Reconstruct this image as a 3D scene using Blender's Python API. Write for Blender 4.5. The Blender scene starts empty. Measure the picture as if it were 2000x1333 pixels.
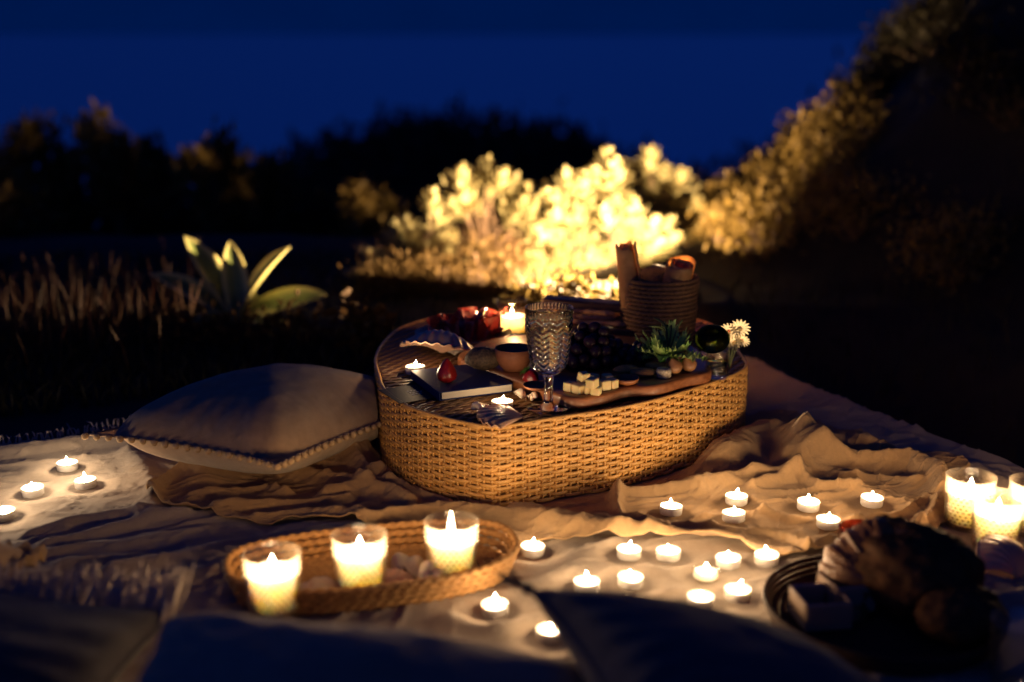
import bpy, math, random
import numpy as np
from mathutils import Vector, Matrix, Euler

random.seed(7)
RNG = np.random.default_rng(11)
scene = bpy.context.scene
COL = scene.collection
PI = math.pi
R = math.radians

# ------------------------------------------------------------------ camera
CAM_H = 0.80
PITCH = R(14.23)
LENS = 43.0
FPX = 2000.0 * LENS / 36.0
cam_data = bpy.data.cameras.new('camera')
cam_data.lens = LENS
cam_data.sensor_width = 36.0
cam_data.clip_start = 0.05
cam_data.clip_end = 120000.0
cam_data.dof.use_dof = True
cam_data.dof.focus_distance = 2.19
cam_data.dof.aperture_fstop = 1.5
cam = bpy.data.objects.new('camera', cam_data)
COL.objects.link(cam)
cam.location = (0, 0, CAM_H)
cam.rotation_euler = (PI / 2 - PITCH, 0, 0)
scene.camera = cam

# ------------------------------------------------------------------ dusk sky, weak dusk light, exposure
world = bpy.data.worlds.new('World')
scene.world = world
world.use_nodes = True
wn, wl = world.node_tree.nodes, world.node_tree.links
wn.clear()
w_out = wn.new('ShaderNodeOutputWorld')
w_bg = wn.new('ShaderNodeBackground')
w_sky = wn.new('ShaderNodeTexSky')
w_sky.sky_type = 'NISHITA'
w_sky.sun_disc = False
w_sky.sun_elevation = R(12.0)
w_sky.sun_rotation = R(200)
w_sky.ozone_density = 6.0
w_sky.air_density = 1.2
w_sky.dust_density = 0.3
w_tint = wn.new('ShaderNodeMix')
w_tint.data_type = 'RGBA'
w_tint.blend_type = 'MULTIPLY'
w_tint.inputs[0].default_value = 1.0
w_tint.inputs[7].default_value = (0.06, 0.14, 0.55, 1)
wl.new(w_sky.outputs[0], w_tint.inputs[6])
wl.new(w_tint.outputs[2], w_bg.inputs[0])
w_bg.inputs[1].default_value = 0.056
wl.new(w_bg.outputs[0], w_out.inputs[0])

sun_data = bpy.data.lights.new('dusk_sun', 'SUN')
sun_data.energy = 0.004
sun_data.angle = R(30)
sun_data.color = (0.35, 0.5, 1.0)
sun = bpy.data.objects.new('dusk_sun', sun_data)
COL.objects.link(sun)
sun.rotation_euler = (R(55), 0, R(20))

scene.view_settings.view_transform = 'Standard'
scene.view_settings.look = 'None'
scene.view_settings.exposure = 0.0
scene.view_settings.gamma = 1.0
scene.view_settings.use_curve_mapping = False
scene.render.engine = 'CYCLES'
cy = scene.cycles
cy.use_denoising = True
try:
    cy.denoiser = 'OPENIMAGEDENOISE'
    cy.denoising_input_passes = 'RGB_ALBEDO_NORMAL'
except Exception:
    pass
cy.use_light_tree = True
cy.max_bounces = 16
cy.diffuse_bounces = 3
cy.glossy_bounces = 4
cy.transmission_bounces = 16
cy.transparent_max_bounces = 16
cy.caustics_reflective = False
cy.caustics_refractive = False
cy.sample_clamp_indirect = 3.0
cy.blur_glossy = 0.5

CANDLE = (1.0, 0.67, 0.36)
P_TEA = 0.22          # watts of one tealight flame
P_VOT = 1.1          # watts of a candle in a glass
P_GARDEN = 820.0       # the strong flame on the ground behind the table

# ------------------------------------------------------------------ geometry helpers
SP, CP = math.sin(PITCH), math.cos(PITCH)


def U(px, py, z=0.0):
    """The point of the plane at height z seen at photo pixel (px, py)."""
    dx = (px - 1000.0) / FPX
    dy = -(py - 666.5) / FPX
    d = Vector((dx, CP + dy * SP, -SP + dy * CP))
    t = (z - CAM_H) / d.z
    return Vector((d.x * t, d.y * t, z))


def D(px, py, y):
    """The point at depth y seen at photo pixel (px, py)."""
    dx = (px - 1000.0) / FPX
    dy = -(py - 666.5) / FPX
    d = Vector((dx, CP + dy * SP, -SP + dy * CP))
    t = y / d.y
    return Vector((d.x * t, y, CAM_H + d.z * t))


def empty(name, loc=(0, 0, 0), rot=(0, 0, 0)):
    o = bpy.data.objects.new(name, None)
    o.empty_display_size = 0.02
    COL.objects.link(o)
    o.location = loc
    o.rotation_euler = rot
    return o


def tag(o, label=None, cat=None, group=None, kind=None):
    if label:
        o['label'] = label
    if cat:
        o['category'] = cat
    if group:
        o['group'] = group
    if kind:
        o['kind'] = kind
    return o


def thing(name, label, cat, loc=(0, 0, 0), rot=(0, 0, 0), group=None):
    return tag(empty(name, loc, rot), label, cat, group)


def to_mesh(name, v, f, smooth=True, mats=None, midx=None):
    me = bpy.data.meshes.new(name)
    if isinstance(v, np.ndarray):
        v = v.tolist()
    if isinstance(f, np.ndarray):
        f = f.tolist()
    me.from_pydata(v, [], f)
    if smooth:
        me.polygons.foreach_set('use_smooth', [True] * len(me.polygons))
    me.update()
    if mats is not None:
        for m in mats:
            me.materials.append(m)
        if midx is not None:
            me.polygons.foreach_set('material_index', midx)
    return me


def obj(name, vf, mat, parent=None, loc=(0, 0, 0), rot=(0, 0, 0), scale=(1, 1, 1), smooth=True):
    if isinstance(vf, bpy.types.Mesh):
        me = vf
    else:
        me = to_mesh(name, vf[0], vf[1], smooth, [mat])
    o = bpy.data.objects.new(name, me)
    COL.objects.link(o)
    o.parent = parent
    o.location = loc
    o.rotation_euler = rot
    o.scale = scale
    return o


def dup(root, loc=None, rot=None, label=None, group=None, scale=None):
    r = root.copy()
    COL.objects.link(r)
    if loc is not None:
        r.location = loc
    if rot is not None:
        r.rotation_euler = rot
    if scale is not None:
        r.scale = scale
    if label:
        r['label'] = label
    if group:
        r['group'] = group
    for ch in list(root.children):
        c = ch.copy()
        COL.objects.link(c)
        c.parent = r
        for g in list(ch.children):
            d = g.copy()
            COL.objects.link(d)
            d.parent = c
    return r


class MB:
    """collects shapes of one mesh"""

    def __init__(self):
        self.v, self.f, self.n = [], [], 0

    def add(self, vf, M=None):
        v, f = vf
        v = np.asarray(v, float).reshape(-1, 3)
        if M is not None:
            m = np.array(M)
            v = v @ m[:3, :3].T + m[:3, 3]
        self.v.append(v)
        n = self.n
        self.f.extend([[i + n for i in q] for q in f])
        self.n += len(v)

    def out(self):
        return (np.concatenate(self.v) if self.v else np.zeros((0, 3))), self.f


def TRS(loc=(0, 0, 0), rot=(0, 0, 0), scale=(1, 1, 1)):
    if isinstance(scale, (int, float)):
        scale = (scale,) * 3
    return Matrix.LocRotScale(Vector(loc), Euler(rot), Vector(scale))


def grid_faces(nu, nv, wrap_u=False, wrap_v=False):
    """verts are [v][u] rows of nu"""
    f = []
    for j in range(nv if wrap_v else nv - 1):
        j2 = (j + 1) % nv
        for i in range(nu if wrap_u else nu - 1):
            i2 = (i + 1) % nu
            f.append((j * nu + i, j * nu + i2, j2 * nu + i2, j2 * nu + i))
    return f


def lathe(profile, n=32, cap0=True, cap1=True):
    """profile [(r, z)...] bottom to top on the outside"""
    a = np.linspace(0, 2 * PI, n, endpoint=False)
    v = []
    for r, z in profile:
        v.append(np.stack([r * np.cos(a), r * np.sin(a), np.full(n, z)], 1))
    v = np.concatenate(v)
    f = grid_faces(n, len(profile), True)
    m = len(profile)
    if cap0:
        f.append(tuple(range(n - 1, -1, -1)))
    if cap1:
        f.append(tuple((m - 1) * n + i for i in range(n)))
    return v, f


def tube(pts, rad, n=8, closed=False, caps=True, flat=1.0, up=None, twist=None):
    """tube along pts; rad number or list; flat = height/width ratio of the section; twist(s_index, angle) -> radius factor"""
    P = np.asarray(pts, float)
    m = len(P)
    r = np.full(m, rad, float) if np.isscalar(rad) else np.asarray(rad, float)
    if closed:
        T = np.roll(P, -1, 0) - np.roll(P, 1, 0)
    else:
        T = np.gradient(P, axis=0)
    T /= np.linalg.norm(T, axis=1)[:, None] + 1e-12
    if up is not None:
        ref = np.tile(np.asarray(up, float), (m, 1))
        N = ref - (ref * T).sum(1)[:, None] * T
        N /= np.linalg.norm(N, axis=1)[:, None] + 1e-12
    else:
        N = np.zeros_like(P)
        a = np.array([0, 0, 1.0]) if abs(T[0][2]) < 0.9 else np.array([1.0, 0, 0])
        nn = a - a.dot(T[0]) * T[0]
        nn /= np.linalg.norm(nn)
        for i in range(m):
            nn = nn - nn.dot(T[i]) * T[i]
            nn /= np.linalg.norm(nn) + 1e-12
            N[i] = nn
    B = np.cross(T, N)
    a = np.linspace(0, 2 * PI, n, endpoint=False)
    ca, sa = np.cos(a), np.sin(a)
    k = np.ones((m, n))
    if twist is not None:
        k = twist(np.arange(m)[:, None], a[None, :])
    V = P[:, None, :] + (r[:, None] * k * ca[None])[..., None] * N[:, None, :] * flat + (r[:, None] * k * sa[None])[..., None] * B[:, None, :]
    V = V.reshape(-1, 3)
    f = grid_faces(n, m, True, closed)
    if caps and not closed:
        f.append(tuple(range(n - 1, -1, -1)))
        f.append(tuple((m - 1) * n + i for i in range(n)))
    return V, f


def box(sx, sy, sz, bevel=0.0):
    """box standing on z=0, edges chamfered"""
    b = bevel
    x, y = sx / 2, sy / 2
    if b <= 0:
        v = [(-x, -y, 0), (x, -y, 0), (x, y, 0), (-x, y, 0), (-x, -y, sz), (x, -y, sz), (x, y, sz), (-x, y, sz)]
        return np.array(v), [(3, 2, 1, 0), (4, 5, 6, 7), (0, 1, 5, 4), (1, 2, 6, 5), (2, 3, 7, 6), (3, 0, 4, 7)]
    ring = [(-x + b, -y), (x - b, -y), (x, -y + b), (x, y - b), (x - b, y), (-x + b, y), (-x, y - b), (-x, -y + b)]
    ins = [(px * (1 - b / x), py * (1 - b / y)) for px, py in ring]
    v = [(a, c, 0) for a, c in ins] + [(a, c, b) for a, c in ring] + [(a, c, sz - b) for a, c in ring] + [(a, c, sz) for a, c in ins]
    f = grid_faces(8, 4, True)
    f += [tuple(range(7, -1, -1)), tuple(range(24, 32))]
    return np.array(v), f


def sphere(n=12, m=8, r=1.0, sx=1, sy=1, sz=1):
    prof = [(math.sin(PI * j / m), -math.cos(PI * j / m)) for j in range(1, m)]
    a = np.linspace(0, 2 * PI, n, endpoint=False)
    v = [(0, 0, -1)]
    for rr, z in prof:
        v += [(rr * math.cos(t), rr * math.sin(t), z) for t in a]
    v.append((0, 0, 1))
    f = []
    for i in range(n):
        f.append((0, 1 + (i + 1) % n, 1 + i))
    for j in range(m - 2):
        for i in range(n):
            f.append((1 + j * n + i, 1 + j * n + (i + 1) % n, 1 + (j + 1) * n + (i + 1) % n, 1 + (j + 1) * n + i))
    t = len(v) - 1
    for i in range(n):
        f.append((t, 1 + (m - 2) * n + i, 1 + (m - 2) * n + (i + 1) % n))
    return np.array(v) * (r * np.array([sx, sy, sz])), f


# numpy noise
_PERM = RNG.permutation(512)
_PERM = np.concatenate([_PERM, _PERM])
_VAL = RNG.random(512) * 2 - 1


def vn(x, y, seed=0):
    x = np.asarray(x, float) + seed * 17.31
    y = np.asarray(y, float) + seed * 5.77
    xi = np.floor(x).astype(int)
    yi = np.floor(y).astype(int)
    xf, yf = x - xi, y - yi
    u = xf * xf * xf * (xf * (xf * 6 - 15) + 10)
    w = yf * yf * yf * (yf * (yf * 6 - 15) + 10)

    def h(a, b):
        return _VAL[_PERM[(_PERM[a & 511] + b) & 511]]
    return (h(xi, yi) * (1 - u) + h(xi + 1, yi) * u) * (1 - w) + (h(xi, yi + 1) * (1 - u) + h(xi + 1, yi + 1) * u) * w


def fbm(x, y, o=4, seed=0):
    s, a, t = 0, 1, 0
    for k in range(o):
        s = s + a * vn(x * 2 ** k, y * 2 ** k, seed + k * 3)
        t += a
        a *= 0.5
    return s / t


def catmull(P, n, closed=False):
    P = np.asarray(P, float)
    m = len(P)
    segs = m if closed else m - 1
    t = np.linspace(0, segs, n, endpoint=not closed)
    i = np.minimum(t.astype(int), segs - 1)
    u = (t - i)[:, None]

    def g(k):
        return P[k % m] if closed else P[np.clip(k, 0, m - 1)]
    a, b, c, d = g(i - 1), g(i), g(i + 1), g(i + 2)
    return 0.5 * (2 * b + (c - a) * u + (2 * a - 5 * b + 4 * c - d) * u ** 2 + (3 * b - a - 3 * c + d) * u ** 3)


def resample(P, n, closed=True):
    P = np.asarray(P, float)
    Q = np.vstack([P, P[:1]]) if closed else P
    s = np.concatenate([[0], np.cumsum(np.linalg.norm(np.diff(Q, axis=0), axis=1))])
    t = np.linspace(0, s[-1], n, endpoint=not closed)
    return np.stack([np.interp(t, s, Q[:, k]) for k in range(Q.shape[1])], 1), s[-1]


def dist_poly(x, y, P):
    """distance of points to a polyline"""
    d = np.full(x.shape, 1e9)
    for (ax, ay), (bx, by) in zip(P[:-1], P[1:]):
        vx, vy = bx - ax, by - ay
        t = np.clip(((x - ax) * vx + (y - ay) * vy) / (vx * vx + vy * vy + 1e-12), 0, 1)
        d = np.minimum(d, np.hypot(x - ax - t * vx, y - ay - t * vy))
    return d


def inside(poly, x, y):
    c = np.zeros(np.shape(x), bool)
    n = len(poly)
    for i in range(n):
        x1, y1 = poly[i][0], poly[i][1]
        x2, y2 = poly[(i + 1) % n][0], poly[(i + 1) % n][1]
        c ^= ((y1 > y) != (y2 > y)) & (x < (x2 - x1) * (y - y1) / (y2 - y1 + 1e-12) + x1)
    return c


# ------------------------------------------------------------------ materials
def new_mat(name):
    m = bpy.data.materials.new(name)
    m.use_nodes = True
    m.node_tree.nodes.clear()
    return m, m.node_tree.nodes, m.node_tree.links


def pbr(name, col, col2=None, rough=0.6, nscale=20.0, bump=0.0, bscale=None, spec=0.5, sss=0.0, sss_r=(1, .5, .25), sss_s=0.01,
        trans=0.0, metallic=0.0, coat=0.0, sheen=0.0, vary=0.0, weave=0.0, stretch=(1, 1, 1), detail=4.0, contrast=(0.3, 0.7)):
    m, N, L = new_mat(name)
    out = N.new('ShaderNodeOutputMaterial')
    p = N.new('ShaderNodeBsdfPrincipled')
    L.new(p.outputs[0], out.inputs[0])
    p.inputs['Roughness'].default_value = rough
    p.inputs['Specular IOR Level'].default_value = spec
    p.inputs['Metallic'].default_value = metallic
    p.inputs['Coat Weight'].default_value = coat
    p.inputs['Sheen Weight'].default_value = sheen
    if sss > 0:
        p.inputs['Subsurface Weight'].default_value = sss
        p.inputs['Subsurface Radius'].default_value = sss_r
        p.inputs['Subsurface Scale'].default_value = sss_s
    tc = N.new('ShaderNodeTexCoord')
    mp = N.new('ShaderNodeMapping')
    mp.inputs['Scale'].default_value = stretch
    L.new(tc.outputs['Object'], mp.inputs[0])
    no = N.new('ShaderNodeTexNoise')
    no.inputs['Scale'].default_value = nscale
    no.inputs['Detail'].default_value = detail
    L.new(mp.outputs[0], no.inputs['Vector'])
    c2 = col2 if col2 else tuple(c * 0.7 for c in col)
    ramp = N.new('ShaderNodeValToRGB')
    ramp.color_ramp.elements[0].position = contrast[0]
    ramp.color_ramp.elements[1].position = contrast[1]
    ramp.color_ramp.elements[0].color = (*c2, 1)
    ramp.color_ramp.elements[1].color = (*col, 1)
    L.new(no.outputs[0], ramp.inputs[0])
    csock = ramp.outputs[0]
    if vary > 0:
        oi = N.new('ShaderNodeObjectInfo')
        hs = N.new('ShaderNodeHueSaturation')
        mr = N.new('ShaderNodeMapRange')
        mr.inputs[3].default_value = 1 - vary
        mr.inputs[4].default_value = 1 + vary
        L.new(oi.outputs['Random'], mr.inputs[0])
        L.new(mr.outputs[0], hs.inputs['Value'])
        L.new(csock, hs.inputs['Color'])
        csock = hs.outputs[0]
    L.new(csock, p.inputs['Base Color'])
    hsock = None
    if bump > 0:
        b2 = N.new('ShaderNodeTexNoise')
        b2.inputs['Scale'].default_value = bscale or nscale * 3
        b2.inputs['Detail'].default_value = 5
        L.new(mp.outputs[0], b2.inputs['Vector'])
        bn = N.new('ShaderNodeBump')
        bn.inputs['Strength'].default_value = bump
        bn.inputs['Distance'].default_value = 0.002
        L.new(b2.outputs[0], bn.inputs['Height'])
        hsock = bn
    if weave > 0:
        w1 = N.new('ShaderNodeTexWave')
        w1.inputs['Scale'].default_value = 330
        w1.inputs['Distortion'].default_value = 1.5
        w2 = N.new('ShaderNodeTexWave')
        w2.bands_direction = 'Y'
        w2.inputs['Scale'].default_value = 330
        w2.inputs['Distortion'].default_value = 1.5
        L.new(tc.outputs['Object'], w1.inputs[0])
        L.new(tc.outputs['Object'], w2.inputs[0])
        ad = N.new('ShaderNodeMath')
        L.new(w1.outputs[1], ad.inputs[0])
        L.new(w2.outputs[1], ad.inputs[1])
        bw = N.new('ShaderNodeBump')
        bw.inputs['Strength'].default_value = weave
        bw.inputs['Distance'].default_value = 0.0008
        L.new(ad.outputs[0], bw.inputs['Height'])
        if hsock:
            L.new(hsock.outputs[0], bw.inputs['Normal'])
        hsock = bw
    if hsock:
        L.new(hsock.outputs[0], p.inputs['Normal'])
    if trans > 0:
        tr = N.new('ShaderNodeBsdfTranslucent')
        L.new(csock, tr.inputs[0])
        mx = N.new('ShaderNodeMixShader')
        mx.inputs[0].default_value = trans
        L.new(p.outputs[0], mx.inputs[1])
        L.new(tr.outputs[0], mx.inputs[2])
        L.new(mx.outputs[0], out.inputs[0])
    return m


def glass_thin(name, tint=(1, 1, 1), ior=1.45, solid=0.0, rough=0.03, dots=False, floor=0.03):
    """thin-walled glass: lets light straight through, reflects by Fresnel; solid adds real refraction"""
    m, N, L = new_mat(name)
    out = N.new('ShaderNodeOutputMaterial')
    t = N.new('ShaderNodeBsdfTransparent')
    t.inputs[0].default_value = (*tint, 1)
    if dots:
        # the raised dots are tinted darker, painting in the dark surroundings they would refract
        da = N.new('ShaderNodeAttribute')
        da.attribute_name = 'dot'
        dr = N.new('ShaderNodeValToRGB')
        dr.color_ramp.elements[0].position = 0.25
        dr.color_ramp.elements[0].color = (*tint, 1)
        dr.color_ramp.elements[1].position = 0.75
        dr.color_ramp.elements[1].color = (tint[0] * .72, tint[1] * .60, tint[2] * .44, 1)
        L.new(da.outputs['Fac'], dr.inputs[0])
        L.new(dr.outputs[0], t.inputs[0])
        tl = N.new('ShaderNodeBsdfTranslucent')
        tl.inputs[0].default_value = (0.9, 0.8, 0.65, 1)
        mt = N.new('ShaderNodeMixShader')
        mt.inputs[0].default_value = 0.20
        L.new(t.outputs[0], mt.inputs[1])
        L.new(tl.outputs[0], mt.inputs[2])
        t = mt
    g = N.new('ShaderNodeBsdfGlossy')
    g.inputs['Roughness'].default_value = rough
    geo = N.new('ShaderNodeNewGeometry')
    dt = N.new('ShaderNodeVectorMath')
    dt.operation = 'DOT_PRODUCT'
    L.new(geo.outputs['Incoming'], dt.inputs[0])
    L.new(geo.outputs['Normal'], dt.inputs[1])
    ab = N.new('ShaderNodeMath')
    ab.operation = 'ABSOLUTE'
    L.new(dt.outputs['Value'], ab.inputs[0])
    iv_ = N.new('ShaderNodeMath')
    iv_.operation = 'SUBTRACT'
    iv_.inputs[0].default_value = 1.0
    L.new(ab.outputs[0], iv_.inputs[1])
    pw = N.new('ShaderNodeMath')
    pw.operation = 'POWER'
    pw.inputs[1].default_value = 3.5
    L.new(iv_.outputs[0], pw.inputs[0])
    fr = N.new('ShaderNodeMapRange')
    fr.inputs[3].default_value = 0.004 if dots else floor
    fr.inputs[4].default_value = 0.92
    L.new(pw.outputs[0], fr.inputs[0])
    mx = N.new('ShaderNodeMixShader')
    L.new(fr.outputs[0], mx.inputs[0])
    L.new(t.outputs[0], mx.inputs[1])
    L.new(g.outputs[0], mx.inputs[2])
    last = mx
    if solid > 0:
        gl = N.new('ShaderNodeBsdfGlass')
        gl.inputs['Color'].default_value = (*tint, 1)
        gl.inputs['IOR'].default_value = 1.3
        gl.inputs['Roughness'].default_value = 0.05
        m2 = N.new('ShaderNodeMixShader')
        m2.inputs[0].default_value = solid
        L.new(mx.outputs[0], m2.inputs[1])
        L.new(gl.outputs[0], m2.inputs[2])
        last = m2
    L.new(last.outputs[0], out.inputs[0])
    return m


def glass_solid(name, col=(1, 1, 1), ior=1.5, rough=0.0):
    m, N, L = new_mat(name)
    out = N.new('ShaderNodeOutputMaterial')
    g = N.new('ShaderNodeBsdfGlass')
    g.inputs['Color'].default_value = (*col, 1)
    g.inputs['IOR'].default_value = ior
    g.inputs['Roughness'].default_value = rough
    L.new(g.outputs[0], out.inputs[0])
    return m


def flame_mat(name, strength=40.0, col=(1.0, 0.83, 0.55)):
    m, N, L = new_mat(name)
    out = N.new('ShaderNodeOutputMaterial')
    e = N.new('ShaderNodeEmission')
    e.inputs[0].default_value = (*col, 1)
    e.inputs[1].default_value = strength
    t = N.new('ShaderNodeBsdfTransparent')
    a = N.new('ShaderNodeAddShader')
    L.new(e.outputs[0], a.inputs[0])
    L.new(t.outputs[0], a.inputs[1])
    L.new(a.outputs[0], out.inputs[0])
    return m


M = {}
M['linen'] = pbr('linen_pale', (0.43, 0.33, 0.245), (0.38, 0.29, 0.213), rough=0.9, nscale=150, bump=0.45, bscale=210, weave=0.5, detail=6.0, sheen=0.15, spec=0.15)
M['throw'] = pbr('linen_tan', (0.45, 0.27, 0.125), (0.39, 0.232, 0.105), rough=0.9, nscale=170, bump=0.45, bscale=240, weave=0.6, detail=6.0, sheen=0.15, spec=0.15)
M['cushion'] = pbr('cushion_linen', (0.38, 0.24, 0.14), (0.30, 0.185, 0.105), rough=0.95, nscale=60, bump=0.4, bscale=320, weave=0.4, sheen=0.3, spec=0.1)
M['cushion_dark'] = pbr('cushion_grey', (0.085, 0.066, 0.060), (0.06, 0.048, 0.045), rough=0.95, nscale=60, bump=0.4, bscale=320, weave=0.4, sheen=0.3, spec=0.1)
M['cushion_pale'] = pbr('cushion_pale', (0.42, 0.29, 0.19), (0.34, 0.235, 0.155), rough=0.95, nscale=60, bump=0.4, bscale=320, weave=0.4, sheen=0.3, spec=0.1)
M['pompom'] = pbr('pompom_tan', (0.50, 0.34, 0.18), (0.36, 0.22, 0.11), rough=0.95, nscale=200, bump=0.6, bscale=500)
M['fringe'] = pbr('fringe_cotton', (0.62, 0.50, 0.40), rough=0.95, nscale=100)
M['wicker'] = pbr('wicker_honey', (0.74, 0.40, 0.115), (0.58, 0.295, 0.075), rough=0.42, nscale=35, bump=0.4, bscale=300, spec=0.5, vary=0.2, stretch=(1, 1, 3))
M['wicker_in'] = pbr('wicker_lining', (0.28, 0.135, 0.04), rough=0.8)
M['wicker_top_shaded'] = pbr('wicker_top_shaded', (0.17, 0.08, 0.028), (0.10, 0.045, 0.018), rough=0.45, nscale=35, bump=0.25, bscale=300, vary=0.12)  # the same wicker, its colour darkened for the shade on the tabletop
M['rope'] = pbr('seagrass_rope', (0.52, 0.27, 0.085), (0.32, 0.15, 0.045), rough=0.75, nscale=120, bump=0.6, bscale=400, vary=0.1)
M['rope_dark'] = pbr('seagrass_brown', (0.22, 0.115, 0.06), (0.11, 0.055, 0.028), rough=0.8, nscale=120, bump=0.6, bscale=400, vary=0.1)
M['tray_dark'] = pbr('wicker_dark', (0.085, 0.04, 0.022), (0.045, 0.022, 0.013), rough=0.7, spec=0.25, nscale=120, bump=0.4, bscale=400, vary=0.1)
M['wood'] = pbr('acacia_wood', (0.34, 0.125, 0.045), (0.20, 0.065, 0.022), rough=0.42, nscale=14, bump=0.15, bscale=90, stretch=(1, 9, 9), coat=0.2)
M['wood_dark'] = pbr('dark_wood', (0.085, 0.04, 0.022), (0.05, 0.024, 0.014), rough=0.5, nscale=14, bump=0.15, bscale=90, stretch=(1, 9, 9))
M['wood_pale'] = pbr('pale_wood', (0.52, 0.27, 0.10), (0.42, 0.20, 0.07), rough=0.4, nscale=20, bump=0.1, bscale=90, stretch=(1, 5, 5))
M['wax'] = pbr('tealight_wax', (0.90, 0.86, 0.78), (0.88, 0.84, 0.76), rough=0.35, sss=1.0, sss_r=(1, 0.75, 0.5), sss_s=0.008)
M['cup'] = pbr('tealight_cup', (0.74, 0.68, 0.62), (0.70, 0.64, 0.58), rough=0.4, trans=0.35)
M['wick'] = pbr('wick', (0.02, 0.018, 0.015), rough=0.9)
M['wax_votive'] = pbr('votive_wax', (0.993, 0.93, 0.80), (0.99, 0.92, 0.78), rough=0.4, sss=1.0, sss_r=(1, 0.85, 0.62), sss_s=0.07)
M['flame'] = flame_mat('flame', 60)
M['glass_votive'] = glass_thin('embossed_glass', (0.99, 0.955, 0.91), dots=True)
M['glass_thin'] = glass_thin('clear_glass', (0.95, 0.95, 0.92), solid=0.0)
M['glass_dotted'] = glass_thin('dotted_tumbler', (0.93, 0.93, 0.90), floor=0.12)
M['glass_red'] = glass_thin('rose_glass', (0.75, 0.30, 0.22), solid=0.3)
M['glass_amber'] = glass_thin('amber_glass', (0.95, 0.84, 0.70), solid=0.0)
M['crystal'] = glass_solid('pressed_glass', (1.0, 0.995, 0.985), 1.48)
M['wine'] = glass_solid('pale_wine', (1.0, 0.96, 0.80), 1.33)
M['water'] = glass_solid('vase_water', (0.95, 0.92, 0.75), 1.33)
M['green_glass'] = glass_solid('green_glass', (0.20, 0.26, 0.12), 1.5)
M['shell'] = pbr('scallop_shell', (0.70, 0.48, 0.33), (0.50, 0.25, 0.16), rough=0.35, nscale=30, bump=0.2, sss=0.2, sss_s=0.003, stretch=(2, 2, 8))
M['shell_pale'] = pbr('pale_shell', (0.78, 0.66, 0.52), (0.66, 0.48, 0.34), rough=0.35, nscale=40, bump=0.2, sss=0.2, sss_s=0.003)
M['book'] = pbr('book_cover', (0.012, 0.022, 0.10), (0.010, 0.018, 0.085), spec=0.2, rough=0.6, nscale=40, bump=0.1, bscale=400)
M['paper'] = pbr('book_pages', (0.78, 0.68, 0.52), (0.62, 0.52, 0.38), rough=0.8, nscale=60, stretch=(0.2, 0.2, 30))
M['print'] = pbr('white_print', (0.75, 0.72, 0.68), rough=0.6)
M['red'] = pbr('strawberry', (0.26, 0.008, 0.007), (0.15, 0.005, 0.005), rough=0.35, nscale=60, bump=0.5, bscale=150)
M['leaf_green'] = pbr('strawberry_leaf', (0.07, 0.16, 0.03), rough=0.6, trans=0.3)
M['lettuce'] = pbr('lettuce', (0.62, 0.72, 0.26), (0.18, 0.46, 0.10), rough=0.35, nscale=45, trans=0.4, coat=0.2)
M['herb'] = pbr('herb_sprig', (0.10, 0.14, 0.05), rough=0.6, trans=0.3)
M['chili'] = pbr('chili', (0.45, 0.02, 0.012), rough=0.2, coat=0.4)
M['grape'] = pbr('black_grape', (0.022, 0.008, 0.018), (0.035, 0.014, 0.03), rough=0.42, nscale=50, vary=0.3, spec=0.3)
M['cheese'] = pbr('cheese', (0.80, 0.62, 0.30), (0.74, 0.56, 0.25), rough=0.55, nscale=80, bump=0.15, bscale=250, sss=0.4, sss_s=0.004)
M['rind'] = pbr('crusted_cheese', (0.66, 0.56, 0.42), (0.28, 0.20, 0.13), rough=0.8, nscale=260, bump=0.6, bscale=300)
M['biscuit'] = pbr('biscuit', (0.50, 0.26, 0.08), (0.38, 0.17, 0.05), rough=0.7, nscale=90, bump=0.5, bscale=260)
M['nut'] = pbr('nut_shell', (0.32, 0.15, 0.06), (0.20, 0.085, 0.035), rough=0.45, nscale=70, bump=0.3, bscale=180)
M['ham'] = pbr('cured_ham', (0.38, 0.045, 0.035), (0.60, 0.30, 0.22), rough=0.3, nscale=35, bump=0.2, trans=0.35, coat=0.2, contrast=(0.25, 0.5))
M['seed'] = pbr('seeded_crust', (0.17, 0.105, 0.055), (0.05, 0.03, 0.018), rough=0.7, nscale=230, bump=0.9, bscale=230)
M['terracotta'] = pbr('terracotta', (0.36, 0.13, 0.055), (0.28, 0.095, 0.04), rough=0.65, nscale=40, bump=0.2)
M['dark_food'] = pbr('dark_dip', (0.03, 0.014, 0.012), rough=0.6, spec=0.25)
M['bread'] = pbr('flatbread', (0.78, 0.50, 0.25), (0.60, 0.34, 0.15), rough=0.75, nscale=55, bump=0.4, bscale=150, trans=0.5)
M['breadstick'] = pbr('breadstick', (0.56, 0.30, 0.13), (0.40, 0.19, 0.07), rough=0.7, nscale=70, bump=0.4)
M['loaf'] = pbr('loaf_crust', (0.15, 0.062, 0.022), (0.055, 0.022, 0.010), rough=0.8, nscale=60, bump=1.0, bscale=110, detail=8.0, spec=0.2)
M['croissant'] = pbr('croissant_crust', (0.26, 0.105, 0.03), (0.16, 0.06, 0.018), rough=0.5, nscale=38, bump=0.9, bscale=120, detail=7.0)
M['ceramic'] = pbr('cream_ceramic', (0.34, 0.23, 0.16), (0.30, 0.205, 0.145), rough=0.3)
M['petal'] = pbr('white_petal', (0.40, 0.34, 0.24), rough=0.6, trans=0.4)
M['stem'] = pbr('stem', (0.10, 0.12, 0.04), rough=0.6)
M['soil'] = pbr('soil', (0.019, 0.012, 0.008), (0.009, 0.006, 0.004), rough=0.95, nscale=6, bump=0.9, bscale=40)
M['stone'] = pbr('sandstone', (0.16, 0.095, 0.066), (0.09, 0.05, 0.034), rough=0.9, nscale=14, bump=0.8, bscale=40)
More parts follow.
